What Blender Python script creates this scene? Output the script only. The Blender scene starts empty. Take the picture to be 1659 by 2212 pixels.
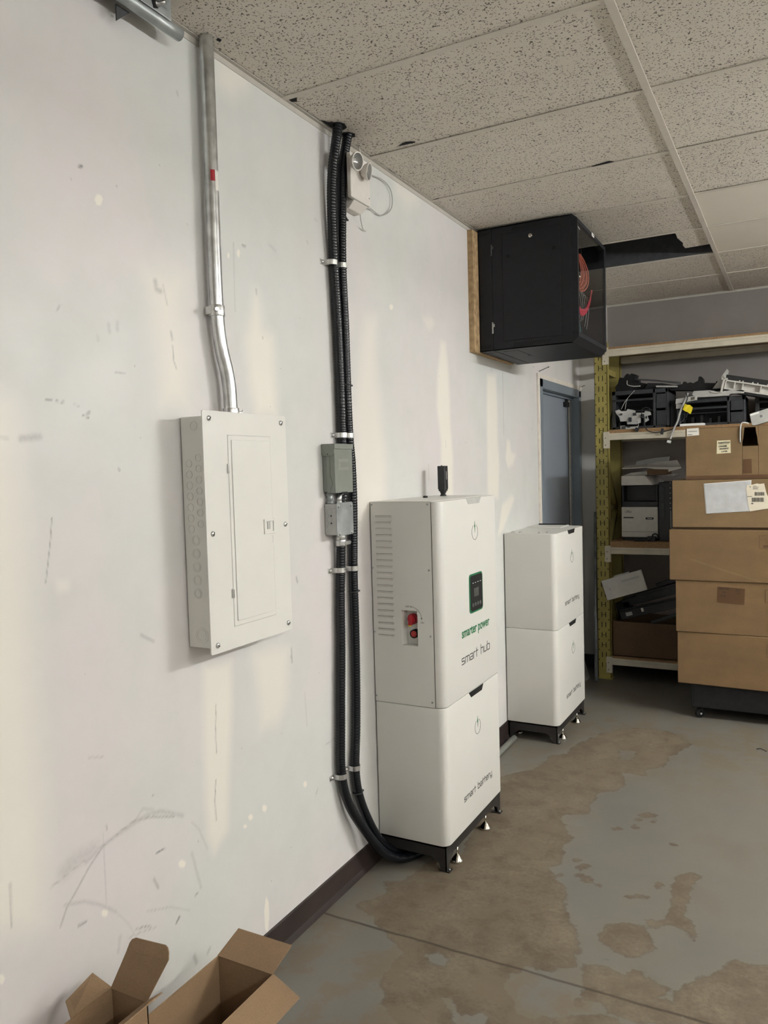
import bpy, bmesh, math, random
import numpy as np
from mathutils import Vector, Matrix
S = bpy.context.scene
COL = S.collection
random.seed(7)
rng = np.random.RandomState(5)
# ------------------------------------------------------------------ camera
R = Matrix([[0.8809206, 0.0002221, 0.4732641], [0.4724155, 0.0594476, -0.8793689], [-0.0283298, 0.9982314, 0.0522637]])
cd = bpy.data.cameras.new('camera'); cam = bpy.data.objects.new('camera', cd); COL.objects.link(cam)
cd.sensor_fit = 'VERTICAL'; cd.sensor_height = 36.0; cd.lens = 36.0*1686.0/2212.0
cd.clip_start = 0.02; cd.clip_end = 60
cam.matrix_world = Matrix.Translation((1.482, 0.0, 1.53)) @ R.to_4x4()
S.camera = cam
S.view_settings.view_transform = 'Standard'; S.view_settings.look = 'None'
S.view_settings.gamma = 1.0; S.view_settings.use_curve_mapping = False
S.view_settings.exposure = 1.52
w = bpy.data.worlds.new('world'); S.world = w; w.use_nodes = True
w.node_tree.nodes['Background'].inputs[0].default_value = (0.9, 0.93, 1.0, 1)
w.node_tree.nodes['Background'].inputs[1].default_value = 0.02
CEIL = 2.74; XR = 6.76; YB = 6.12; YF = -2.978
GX = [0.0, 1.037, 2.181, 3.325, 4.469, 5.613, 6.757]
GY = [2.141 + 0.5685*k for k in range(-9, 8)]
# suspended fluorescent strips, some of them added as fill: (x, y start, y end, strength, where)
STRIPS = [(3.2, 3.15, 4.35, 108.0, 'suspended fluorescent strip light nearest the middle of the left wall'),
          (3.2, 4.60, 5.00, 34.0, 'suspended fluorescent strip light nearest the back wall'),
          (3.2, 0.2, 1.4, 42.0, 'added unseen fill strip light level with the open boxes'),  # unseen lamp added to fill the near wall and camera-facing sides
          (3.2, -2.0, -0.8, 26.0, 'added unseen fill strip light behind the photographer'),  # weak fill lamp added out of view for the camera-facing sides
          (5.7, 0.6, 1.8, 30.0, 'added unseen fill strip light in the far right row, nearer the photographer'),  # extra row added out of view to even out the upper wall
          (5.7, 3.0, 4.2, 30.0, 'added unseen fill strip light in the far right row, further from the photographer')]  # second lamp of the added fill row, also out of view
STRIP_Z = 2.40
LIGHTCOL = (0.985, 1.0, 0.985)

# ------------------------------------------------------------------ materials
M = {}
def nodes(name):
    m = bpy.data.materials.new(name); m.use_nodes = True
    nt = m.node_tree; b = nt.nodes['Principled BSDF']
    return m, nt, b
def N(nt, t, **kw):
    n = nt.nodes.new(t)
    for k, v in kw.items():
        if hasattr(n, k) and not k[0].isupper(): setattr(n, k, v)
        else: n.inputs[k.replace('_', ' ')].default_value = v
    return n
def L(nt, a, b): nt.links.new(a, b)
def ramp(nt, src, stops):
    r = nt.nodes.new('ShaderNodeValToRGB'); e = r.color_ramp.elements
    e[0].position, e[0].color = stops[0][0], stops[0][1]
    e[1].position, e[1].color = stops[-1][0], stops[-1][1]
    for p, c in stops[1:-1]:
        x = e.new(p); x.color = c
    L(nt, src, r.inputs[0]); return r.outputs[0]
def g(v): return (v, v, v, 1)
def mixc(nt, fac, a, b, mode='MIX'):
    m = nt.nodes.new('ShaderNodeMix'); m.data_type = 'RGBA'; m.blend_type = mode
    if isinstance(fac, (int, float)): m.inputs[0].default_value = fac
    else: L(nt, fac, m.inputs[0])
    for i, v in ((6, a), (7, b)):
        if isinstance(v, tuple): m.inputs[i].default_value = v
        else: L(nt, v, m.inputs[i])
    return m.outputs[2]
def math_(nt, op, a, b=None, c=None, clamp=False):
    m = nt.nodes.new('ShaderNodeMath'); m.operation = op; m.use_clamp = clamp
    for i, v in enumerate((a, b, c)):
        if v is None: continue
        if isinstance(v, (int, float)): m.inputs[i].default_value = v
        else: L(nt, v, m.inputs[i])
    return m.outputs[0]
def noise(nt, scale, detail=3, rough=0.5, vec=None, dist=0.0):
    n = nt.nodes.new('ShaderNodeTexNoise'); n.inputs['Scale'].default_value = scale
    n.inputs['Detail'].default_value = detail; n.inputs['Roughness'].default_value = rough
    n.inputs['Distortion'].default_value = dist
    if vec is None:
        tc = nt.nodes.new('ShaderNodeTexCoord'); vec = tc.outputs['Object']
    L(nt, vec, n.inputs['Vector']); return n.outputs['Fac']
def bump(nt, b, h, strength=0.2, dist=0.002):
    n = nt.nodes.new('ShaderNodeBump'); n.inputs['Strength'].default_value = strength
    n.inputs['Distance'].default_value = dist; L(nt, h, n.inputs['Height']); L(nt, n.outputs[0], b.inputs['Normal'])
def simple(name, col, rough=0.5, metal=0.0, var=0.06, scale=30, bmp=0.0, spec=None, coat=0.0):
    m, nt, b = nodes(name)
    c = col + (1,) if len(col) == 3 else col
    f = noise(nt, scale, 4)
    lo = tuple(max(0, x*(1-var)) for x in c[:3]) + (1,); hi = tuple(min(1, x*(1+var)) for x in c[:3]) + (1,)
    L(nt, ramp(nt, f, [(0.3, lo), (0.7, hi)]), b.inputs['Base Color'])
    b.inputs['Roughness'].default_value = rough; b.inputs['Metallic'].default_value = metal
    if spec is not None: b.inputs['Specular IOR Level'].default_value = spec
    if coat: b.inputs['Coat Weight'].default_value = coat
    if bmp: bump(nt, b, noise(nt, scale*8, 2), bmp, 0.001)
    M[name] = m; return m
simple('powder_white', (0.68, 0.67, 0.63), 0.42, var=0.015, scale=6, bmp=0.04)
simple('panel_white', (0.74, 0.73, 0.685), 0.38, var=0.02, scale=9, bmp=0.03)
simple('panel_grey_side', (0.52, 0.51, 0.48), 0.4, var=0.02)
simple('black_frame', (0.018, 0.016, 0.015), 0.5, var=0.2)
simple('black_plastic', (0.014, 0.015, 0.017), 0.45, var=0.2)
simple('black_dull', (0.011, 0.011, 0.012), 0.6, spec=0.3, var=0.25)
simple('dark_plastic', (0.026, 0.029, 0.034), 0.5, var=0.25)
simple('cabinet_black', (0.0085, 0.0095, 0.0125), 0.5, spec=0.35, var=0.15, bmp=0.05)
simple('flex_black', (0.005, 0.0065, 0.009), 0.27, spec=0.4, var=0.15)
simple('void_black', (0.004, 0.004, 0.004), 0.9, var=0.1)
simple('chrome', (0.75, 0.72, 0.66), 0.12, 1.0, var=0.05)
simple('steel', (0.62, 0.62, 0.61), 0.34, 1.0, var=0.18, scale=40)
simple('galvanized', (0.60, 0.61, 0.61), 0.30, 1.0, var=0.22, scale=25)
simple('galv_dull', (0.36, 0.38, 0.38), 0.45, 0.55, var=0.3, scale=14)
simple('box_grey', (0.21, 0.225, 0.20), 0.42, var=0.04)
simple('label_grey', (0.255, 0.262, 0.235), 0.3, var=0.03)
simple('jbox_grey', (0.42, 0.43, 0.41), 0.4, 0.3, var=0.06)
simple('light_grey', (0.45, 0.45, 0.43), 0.5, var=0.08)
simple('dull_white', (0.62, 0.60, 0.56), 0.55, var=0.05)
simple('lamp_white', (0.72, 0.68, 0.63), 0.5, var=0.03)
simple('base_vinyl', (0.026, 0.017, 0.015), 0.5, var=0.35, scale=8)
simple('door_blue', (0.25, 0.28, 0.325), 0.4, var=0.05, scale=3)
simple('frame_blue', (0.19, 0.225, 0.26), 0.4, var=0.08, scale=3)
simple('caulk_white', (0.70, 0.65, 0.58), 0.8, var=0.08)
simple('angle_metal', (0.50, 0.47, 0.42), 0.6, var=0.04)
simple('grid_metal', (0.66, 0.61, 0.54), 0.6, var=0.03)
simple('rack_yellow', (0.32, 0.265, 0.072), 0.5, var=0.2, scale=10)
simple('rack_white', (0.58, 0.53, 0.42), 0.5, var=0.1, scale=12)
simple('red', (0.38, 0.012, 0.02), 0.4, var=0.05)
simple('button_red', (0.45, 0.04, 0.04), 0.45, var=0.05)
simple('yellow', (0.85, 0.68, 0.02), 0.5, var=0.03)
simple('ink_green', (0.012, 0.16, 0.06), 0.5, var=0.02)
simple('ink_black', (0.018, 0.018, 0.018), 0.6, var=0.02)
simple('ink_soft', (0.10, 0.09, 0.07), 0.7, var=0.02)
simple('led_white', (0.75, 0.78, 0.8), 0.4, var=0.02)
simple('lcd', (0.075, 0.08, 0.078), 0.25, var=0.05)
simple('cable_orange', (0.72, 0.20, 0.13), 0.5, var=0.1)
simple('cable_pink', (0.70, 0.05, 0.10), 0.5, var=0.1)
simple('cable_teal', (0.06, 0.26, 0.24), 0.5, var=0.1)
simple('cable_white', (0.45, 0.47, 0.45), 0.5, var=0.1)
simple('paper', (0.78, 0.76, 0.70), 0.7, var=0.03)
simple('paper_bright', (0.86, 0.86, 0.84), 0.7, var=0.02)
simple('note_yellow', (0.72, 0.67, 0.46), 0.75, var=0.04)
simple('label_cream', (0.74, 0.68, 0.55), 0.7, var=0.04)
simple('envelope', (0.56, 0.57, 0.58), 0.22, var=0.10, scale=18, bmp=0.3)
simple('tape_brown', (0.105, 0.055, 0.024), 0.35, var=0.06)
simple('silver_label', (0.6, 0.6, 0.6), 0.3, 0.6, var=0.05)
simple('wood_raw', (0.40, 0.26, 0.13), 0.75, var=0.2, scale=20)
simple('grey_board', (0.20, 0.19, 0.17), 0.8, var=0.1)
simple('steel_dark', (0.06, 0.062, 0.066), 0.6, var=0.2)

def cardboard(name, col):
    m, nt, b = nodes(name)
    tc = nt.nodes.new('ShaderNodeTexCoord')
    mp = nt.nodes.new('ShaderNodeMapping'); mp.inputs['Scale'].default_value = (2, 2, 3); L(nt, tc.outputs['Object'], mp.inputs[0])
    f1 = noise(nt, 3.0, 4, 0.6, mp.outputs[0]); f2 = noise(nt, 260, 2)
    lo = tuple(x*0.86 for x in col) + (1,); hi = tuple(x*1.10 for x in col) + (1,)
    c = ramp(nt, f1, [(0.3, lo), (0.7, hi)])
    c = mixc(nt, 0.05, c, ramp(nt, f2, [(0.35, g(0.05)), (0.65, (0.6, 0.5, 0.35, 1))]))
    L(nt, c, b.inputs['Base Color']); b.inputs['Roughness'].default_value = 0.75
    bump(nt, b, f2, 0.12, 0.0008); M[name] = m
cardboard('card_tan', (0.192, 0.120, 0.052))
cardboard('card_warm', (0.170, 0.100, 0.040))
cardboard('card_open', (0.245, 0.155, 0.082))
cardboard('card_dark', (0.11, 0.060, 0.025))

def particle_board():
    m, nt, b = nodes('particle_board')
    f = noise(nt, 120, 4, 0.7)
    L(nt, ramp(nt, f, [(0.3, (0.20, 0.11, 0.05, 1)), (0.7, (0.40, 0.25, 0.12, 1))]), b.inputs['Base Color'])
    b.inputs['Roughness'].default_value = 0.85; M['particle_board'] = m
particle_board()
def plywood():
    m, nt, b = nodes('plywood')
    tc = nt.nodes.new('ShaderNodeTexCoord'); sp = nt.nodes.new('ShaderNodeSeparateXYZ'); L(nt, tc.outputs['Object'], sp.inputs[0])
    s = math_(nt, 'SINE', math_(nt, 'MULTIPLY', sp.outputs['X'], 900.0))
    f = noise(nt, 40, 4)
    c = ramp(nt, math_(nt, 'ADD', math_(nt, 'MULTIPLY', s, 0.25), f), [(0.25, (0.24, 0.15, 0.07, 1)), (0.75, (0.56, 0.40, 0.22, 1))])
    L(nt, c, b.inputs['Base Color']); b.inputs['Roughness'].default_value = 0.8; M['plywood'] = m
plywood()

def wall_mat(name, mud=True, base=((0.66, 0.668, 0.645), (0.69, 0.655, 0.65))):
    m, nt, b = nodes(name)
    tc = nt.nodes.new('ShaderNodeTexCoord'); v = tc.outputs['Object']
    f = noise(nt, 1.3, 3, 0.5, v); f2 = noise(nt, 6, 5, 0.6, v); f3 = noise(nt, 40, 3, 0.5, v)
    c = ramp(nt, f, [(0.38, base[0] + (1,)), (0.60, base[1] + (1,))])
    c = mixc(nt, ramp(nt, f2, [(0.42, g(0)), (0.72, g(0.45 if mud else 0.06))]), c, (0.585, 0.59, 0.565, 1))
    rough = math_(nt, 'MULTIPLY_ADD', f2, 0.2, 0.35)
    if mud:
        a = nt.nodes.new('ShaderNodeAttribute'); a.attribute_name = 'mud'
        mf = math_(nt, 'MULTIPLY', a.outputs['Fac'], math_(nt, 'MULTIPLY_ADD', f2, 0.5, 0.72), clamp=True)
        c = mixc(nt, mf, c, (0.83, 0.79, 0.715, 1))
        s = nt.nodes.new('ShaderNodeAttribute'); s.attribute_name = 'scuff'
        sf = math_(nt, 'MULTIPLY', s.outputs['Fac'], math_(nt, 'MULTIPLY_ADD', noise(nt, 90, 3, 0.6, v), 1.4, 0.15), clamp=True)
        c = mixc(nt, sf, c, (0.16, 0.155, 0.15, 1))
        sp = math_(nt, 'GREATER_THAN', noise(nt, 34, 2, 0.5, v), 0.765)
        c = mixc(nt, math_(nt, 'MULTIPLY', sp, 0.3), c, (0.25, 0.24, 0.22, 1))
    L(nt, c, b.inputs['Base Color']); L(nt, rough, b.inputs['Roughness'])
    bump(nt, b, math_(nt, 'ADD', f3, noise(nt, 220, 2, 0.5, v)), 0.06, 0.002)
    M[name] = m
wall_mat('drywall')
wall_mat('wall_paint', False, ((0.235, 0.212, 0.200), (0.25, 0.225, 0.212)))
wall_mat('wall_far', False, ((0.64, 0.62, 0.58), (0.68, 0.66, 0.62)))

def ceil_mat(name, fiss):
    m, nt, b = nodes(name)
    tc = nt.nodes.new('ShaderNodeTexCoord'); v = tc.outputs['Object']
    base = ramp(nt, noise(nt, 3, 3, 0.5, v), [(0.3, (0.71, 0.655, 0.575, 1)), (0.7, (0.76, 0.705, 0.625, 1))])
    if fiss:
        a = noise(nt, 58, 1.0, 0.5, v, 0.8)
        ridge = math_(nt, 'ABSOLUTE', math_(nt, 'SUBTRACT', a, 0.5))
        line = math_(nt, 'LESS_THAN', ridge, 0.026)
        mask = math_(nt, 'GREATER_THAN', noise(nt, 92, 1.0, 0.5, v), 0.545)
        mask2 = math_(nt, 'GREATER_THAN', noise(nt, 16, 2.0, 0.5, v), 0.42)
        fl = math_(nt, 'MULTIPLY', math_(nt, 'MULTIPLY', line, mask), mask2)
        pin = math_(nt, 'GREATER_THAN', noise(nt, 150, 0.0, 0.5, v), 0.72)
        fl = math_(nt, 'MAXIMUM', fl, pin)
        base = mixc(nt, fl, base, (0.10, 0.085, 0.065, 1))
        base = mixc(nt, math_(nt, 'MULTIPLY', noise(nt, 300, 2, 0.5, v), 0.15), base, (0.36, 0.32, 0.27, 1))
        bump(nt, b, math_(nt, 'SUBTRACT', noise(nt, 120, 2, 0.5, v), fl), 0.25, 0.002)
    L(nt, base, b.inputs['Base Color']); b.inputs['Roughness'].default_value = 0.9
    M[name] = m
ceil_mat('tile_fissured', True); ceil_mat('tile_plain', False)

def floor_mat():
    m, nt, b = nodes('concrete_floor')
    tc = nt.nodes.new('ShaderNodeTexCoord'); v = tc.outputs['Object']
    a = nt.nodes.new('ShaderNodeAttribute'); a.attribute_name = 'worn'
    d = a.outputs['Fac']
    n1 = noise(nt, 14, 6, 0.62, v); n2 = noise(nt, 70, 4, 0.6, v); n3 = noise(nt, 2.2, 4, 0.55, v); n4 = noise(nt, 300, 2, 0.5, v)
    dd = math_(nt, 'ADD', d, math_(nt, 'MULTIPLY', math_(nt, 'SUBTRACT', n1, 0.5), 0.085))
    dd = math_(nt, 'ADD', dd, math_(nt, 'MULTIPLY', math_(nt, 'SUBTRACT', n2, 0.5), 0.018))
    fac = ramp(nt, dd, [(0.498, g(1)), (0.502, g(0))])     # 1 inside worn brown patches (attribute is 0.5 + distance)
    grey = ramp(nt, n3, [(0.25, (0.140, 0.132, 0.118, 1)), (0.55, (0.158, 0.149, 0.127, 1)), (0.8, (0.138, 0.118, 0.093, 1))])
    grey = mixc(nt, math_(nt, 'MULTIPLY', math_(nt, 'GREATER_THAN', n2, 0.66), 0.25), grey, (0.081, 0.068, 0.053, 1))
    brn = ramp(nt, n1, [(0.3, (0.112, 0.085, 0.055, 1)), (0.55, (0.145, 0.114, 0.077, 1)), (0.75, (0.178, 0.148, 0.107, 1))])
    brn = mixc(nt, ramp(nt, noise(nt, 6, 6, 0.68, v, 0.3), [(0.44, g(0)), (0.64, g(0.85))]), brn, (0.215, 0.180, 0.128, 1))
    brn = mixc(nt, ramp(nt, n2, [(0.4, g(0)), (0.75, g(0.5))]), brn, (0.075, 0.055, 0.038, 1)); brn = mixc(nt, math_(nt, 'MULTIPLY', n4, 0.35), brn, (0.062, 0.050, 0.037, 1))
    edge = ramp(nt, math_(nt, 'ABSOLUTE', math_(nt, 'SUBTRACT', dd, 0.5)), [(0.0, g(0.35)), (0.006, g(0))])
    c = mixc(nt, fac, grey, brn); c = mixc(nt, edge, c, (0.062, 0.050, 0.034, 1))
    mo = nt.nodes.new('ShaderNodeAttribute'); mo.attribute_name = 'mottle'
    mf = math_(nt, 'MULTIPLY', mo.outputs['Fac'], ramp(nt, noise(nt, 7, 6, 0.65, v, 0.4), [(0.46, g(0)), (0.56, g(1))]), clamp=True)
    c = mixc(nt, mf, c, (0.150, 0.120, 0.083, 1))
    # saw-cut control joint
    sp = nt.nodes.new('ShaderNodeSeparateXYZ'); L(nt, v, sp.inputs[0])
    jy = math_(nt, 'ADD', sp.outputs['Y'], math_(nt, 'MULTIPLY', math_(nt, 'SUBTRACT', noise(nt, 9, 3, 0.5, v), 0.5), 0.012))
    jd = math_(nt, 'ABSOLUTE', math_(nt, 'SUBTRACT', jy, 2.208))
    jf = ramp(nt, jd, [(0.0022, g(0.9)), (0.006, g(0))])
    c = mixc(nt, jf, c, (0.043, 0.034, 0.025, 1))
    L(nt, c, b.inputs['Base Color'])
    r = math_(nt, 'MULTIPLY_ADD', fac, 0.28, 0.42); L(nt, r, b.inputs['Roughness'])
    b.inputs['Specular IOR Level'].default_value = 0.35
    bump(nt, b, math_(nt, 'SUBTRACT', math_(nt, 'ADD', math_(nt, 'MULTIPLY', fac, -0.5), math_(nt, 'MULTIPLY', n2, 0.5)), math_(nt, 'MULTIPLY', jf, 1.5)), 0.35, 0.002)
    M['concrete_floor'] = m
floor_mat()
def emit(name, col, s):
    m = bpy.data.materials.new(name); m.use_nodes = True; nt = m.node_tree
    b = nt.nodes['Principled BSDF']; b.inputs['Base Color'].default_value = (0.8, 0.8, 0.8, 1)
    b.inputs['Emission Color'].default_value = col + (1,); b.inputs['Emission Strength'].default_value = s
    M[name] = m; return m
def glass(name, col, rough=0.03):
    m, nt, b = nodes(name)
    b.inputs['Base Color'].default_value = col + (1,); b.inputs['Roughness'].default_value = rough
    b.inputs['Transmission Weight'].default_value = 1.0; b.inputs['IOR'].default_value = 1.45
    M[name] = m
def pane(name, tint):
    m = bpy.data.materials.new(name); m.use_nodes = True; nt = m.node_tree
    for n in list(nt.nodes): nt.nodes.remove(n)
    out = nt.nodes.new('ShaderNodeOutputMaterial'); mx = nt.nodes.new('ShaderNodeMixShader')
    tr = nt.nodes.new('ShaderNodeBsdfTransparent'); tr.inputs[0].default_value = tint + (1,)
    gl = nt.nodes.new('ShaderNodeBsdfGlossy'); gl.inputs['Roughness'].default_value = 0.03
    lw = nt.nodes.new('ShaderNodeLayerWeight'); lw.inputs[0].default_value = 0.5
    fz = math_(nt, 'MULTIPLY_ADD', math_(nt, 'POWER', lw.outputs['Facing'], 5.0), 0.55, 0.03)
    L(nt, fz, mx.inputs[0]); L(nt, tr.outputs[0], mx.inputs[1]); L(nt, gl.outputs[0], mx.inputs[2]); L(nt, mx.outputs[0], out.inputs[0]); M[name] = m
pane('smoked_glass', (0.86, 0.86, 0.86)); glass('lens_clear', (0.95, 0.95, 0.95), 0.1)

# ------------------------------------------------------------------ mesh helpers
class MB:
    def __init__(s): s.v = []; s.f = []; s.mi = []; s.sm = []; s.cur = 0; s.smooth = False
    def add(s, vs, fs, smooth=None):
        n = len(s.v); s.v += [Vector(p) for p in vs]
        for f in fs:
            s.f.append([i+n for i in f]); s.mi.append(s.cur); s.sm.append(s.smooth if smooth is None else smooth)
        return s
    def mat(s, i): s.cur = i; return s
    def box(s, a, b):
        x0, y0, z0 = [min(a[i], b[i]) for i in range(3)]; x1, y1, z1 = [max(a[i], b[i]) for i in range(3)]
        return s.add([(x0,y0,z0),(x1,y0,z0),(x1,y1,z0),(x0,y1,z0),(x0,y0,z1),(x1,y0,z1),(x1,y1,z1),(x0,y1,z1)],
              [(0,3,2,1),(4,5,6,7),(0,1,5,4),(1,2,6,5),(2,3,7,6),(3,0,4,7)])
    def obox(s, c, size, rot=(0,0,0)):
        m = Matrix.Translation(c) @ (Matrix.Rotation(rot[2],4,'Z') @ Matrix.Rotation(rot[1],4,'Y') @ Matrix.Rotation(rot[0],4,'X'))
        h = [q/2 for q in size]
        vs = [m @ Vector((sx*h[0], sy*h[1], sz*h[2])) for sz in (-1,1) for sx, sy in ((-1,-1),(1,-1),(1,1),(-1,1))]
        return s.add(vs, [(0,3,2,1),(4,5,6,7),(0,1,5,4),(1,2,6,5),(2,3,7,6),(3,0,4,7)])
    def hexa(s, vs): return s.add(vs, [(0,3,2,1),(4,5,6,7),(0,1,5,4),(1,2,6,5),(2,3,7,6),(3,0,4,7)])
    def plate(s, quad, t, n=None):
        q = [Vector(p) for p in quad]
        if n is None: n = (q[1]-q[0]).cross(q[-1]-q[0])
        n = Vector(n).normalized()*t; k = len(q)
        vs = q + [p+n for p in q]
        fs = [tuple(reversed(range(k))), tuple(range(k, 2*k))] + [(i, (i+1)%k, k+(i+1)%k, k+i) for i in range(k)]
        return s.add(vs, fs)
    def prism(s, poly, axis, a, b, smooth_side=False):
        # poly in the two other axes, in order (axis+1, axis+2)
        k = len(poly); vs = []
        for t in (a, b):
            for p in poly:
                v = [0, 0, 0]; v[axis] = t; v[(axis+1) % 3] = p[0]; v[(axis+2) % 3] = p[1]; vs.append(v)
        s.add(vs, [tuple(reversed(range(k))), tuple(range(k, 2*k))], False)
        n = len(s.v)-2*k
        for i in range(k):
            s.f.append([n+i, n+(i+1)%k, n+k+(i+1)%k, n+k+i]); s.mi.append(s.cur); s.sm.append(smooth_side)
        return s
    def cyl(s, p0, p1, r0, r1=None, seg=20, cap=True):
        p0 = Vector(p0); p1 = Vector(p1); r1 = r0 if r1 is None else r1
        d = (p1-p0).normalized(); u = d.orthogonal().normalized(); w_ = d.cross(u)
        vs = []
        for p, r in ((p0, r0), (p1, r1)):
            vs += [p + (u*math.cos(2*math.pi*i/seg) + w_*math.sin(2*math.pi*i/seg))*r for i in range(seg)]
        s.add(vs, [(i, (i+1)%seg, seg+(i+1)%seg, seg+i) for i in range(seg)], True)
        if cap:
            n = len(s.v)-2*seg
            s.f.append([n+i for i in reversed(range(seg))]); s.f.append([n+seg+i for i in range(seg)])
            s.mi += [s.cur]*2; s.sm += [False]*2
        return s
    def lathe(s, prof, p0, d, seg=24):
        # prof: (distance along d, radius)
        p0 = Vector(p0); d = Vector(d).normalized(); u = d.orthogonal().normalized(); w_ = d.cross(u); vs = []
        for t, r in prof:
            vs += [p0 + d*t + (u*math.cos(2*math.pi*i/seg) + w_*math.sin(2*math.pi*i/seg))*max(r, 1e-5) for i in range(seg)]
        fs = [(j*seg+i, j*seg+(i+1)%seg, (j+1)*seg+(i+1)%seg, (j+1)*seg+i) for j in range(len(prof)-1) for i in range(seg)]
        s.add(vs, fs, True); return s
    def tube(s, pts, r, seg=10, ribs=0.0, step=None, closed=False):
        P = smooth_path(pts, step) if step else [Vector(p) for p in pts]
        T = []
        for i in range(len(P)):
            a = P[max(0, i-1)]; b = P[min(len(P)-1, i+1)]; T.append((b-a).normalized())
        u = T[0].orthogonal().normalized(); vs = []
        for i, p in enumerate(P):
            t = T[i]; u = (u - t*u.dot(t)).normalized(); w_ = t.cross(u)
            rr = r + (ribs if ribs and i % 3 == 0 else 0.0)
            vs += [p + (u*math.cos(2*math.pi*k/seg) + w_*math.sin(2*math.pi*k/seg))*rr for k in range(seg)]
        n = len(P)
        fs = [(j*seg+i, j*seg+(i+1)%seg, (j+1)*seg+(i+1)%seg, (j+1)*seg+i) for j in range(n-1) for i in range(seg)]
        s.add(vs, fs, True)
        b0 = len(s.v)-n*seg
        s.f.append([b0+i for i in reversed(range(seg))]); s.f.append([b0+(n-1)*seg+i for i in range(seg)])
        s.mi += [s.cur]*2; s.sm += [False]*2
        return s
    def strokes(s, lines, o, u, v, n, wd, th=0.0006):
        o, u, v, n = Vector(o), Vector(u).normalized(), Vector(v).normalized(), Vector(n).normalized()
        for ln in lines:
            for (ax, ay), (bx, by) in zip(ln[:-1], ln[1:]):
                d = Vector((bx-ax, by-ay)); l = d.length
                if l < 1e-7: continue
                d /= l; e = Vector((-d.y, d.x))*wd/2; d2 = d*wd/2
                q = [(ax-d2.x-e.x, ay-d2.y-e.y), (bx+d2.x-e.x, by+d2.y-e.y), (bx+d2.x+e.x, by+d2.y+e.y), (ax-d2.x+e.x, ay-d2.y+e.y)]
                b = [o + u*x + v*y for x, y in q]
                s.hexa([p for p in b] + [p + n*th for p in b])
        return s
    def build(s, name, mats, parent=None, bevel=0.0, seg=2, local=False):
        if not isinstance(mats, (list, tuple)): mats = [mats]
        me = bpy.data.meshes.new(name)
        vs = s.v
        if parent is not None:
            off = Vector((0, 0, 0)) if local else wloc(parent)
            loc = Vector((0, 0, 0))
        else:
            xs = [v.x for v in vs]; ys = [v.y for v in vs]; zs = [v.z for v in vs]
            off = Vector(((min(xs)+max(xs))/2, (min(ys)+max(ys))/2, min(zs))); loc = off
        me.from_pydata([tuple(v-off) for v in vs], [], s.f)
        for m_ in mats: me.materials.append(M[m_])
        me.polygons.foreach_set('material_index', s.mi); me.polygons.foreach_set('use_smooth', s.sm)
        bm = bmesh.new(); bm.from_mesh(me); bmesh.ops.recalc_face_normals(bm, faces=bm.faces); bm.to_mesh(me); bm.free()
        me.update()
        o = bpy.data.objects.new(name, me); COL.objects.link(o); o.location = loc
        if parent is not None: o.parent = parent
        if bevel:
            md = o.modifiers.new('bevel', 'BEVEL'); md.width = bevel; md.segments = seg; md.limit_method = 'ANGLE'; md.angle_limit = math.radians(40)
            md.harden_normals = False
        return o
def wloc(o):
    l = Vector(o.location)
    while o.parent is not None: o = o.parent; l = l + Vector(o.location)
    return l
def smooth_path(pts, step):
    P = [Vector(p) for p in pts]; out = []
    Q = [P[0]*2-P[1]] + P + [P[-1]*2-P[-2]]
    for i in range(1, len(Q)-2):
        p0, p1, p2, p3 = Q[i-1], Q[i], Q[i+1], Q[i+2]
        n = max(2, int((p2-p1).length/step))
        for k in range(n):
            t = k/n; t2 = t*t; t3 = t2*t
            out.append(0.5*((2*p1) + (p2-p0)*t + (2*p0-5*p1+4*p2-p3)*t2 + (3*p1-p0-3*p2+p3)*t3))
    out.append(P[-1]); return out
def rrect(x0, x1, y0, y1, r, corners=(1,1,1,1), n=6):
    pts = []
    for (cx, cy, a0, on) in ((x0+r, y0+r, math.pi, corners[0]), (x1-r, y0+r, 1.5*math.pi, corners[1]), (x1-r, y1-r, 0, corners[2]), (x0+r, y1-r, 0.5*math.pi, corners[3])):
        if on: pts += [(cx+r*math.cos(a0+k*math.pi/2/n), cy+r*math.sin(a0+k*math.pi/2/n)) for k in range(n+1)]
        else:
            pts.append((x0 if cx == x0+r else x1, y0 if cy == y0+r else y1))
    return pts
def thing(name, label, cat, loc=(0,0,0), rz=0.0, group=None):
    o = bpy.data.objects.new(name, None); COL.objects.link(o); o.empty_display_size = 0.05
    o.location = loc; o.rotation_euler = (0, 0, rz); o['label'] = label; o['category'] = cat
    if group: o['group'] = group
    return o
def tag(o, label, cat, group=None):
    o['label'] = label; o['category'] = cat
    if group: o['group'] = group
    return o
def struct(o): o['kind'] = 'structure'; return o
def copy_tree(o, parent=None):
    c = o.copy(); COL.objects.link(c)
    if parent is not None: c.parent = parent
    for ch in [x for x in bpy.data.objects if x.parent == o]: copy_tree(ch, c)
    return c
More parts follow.
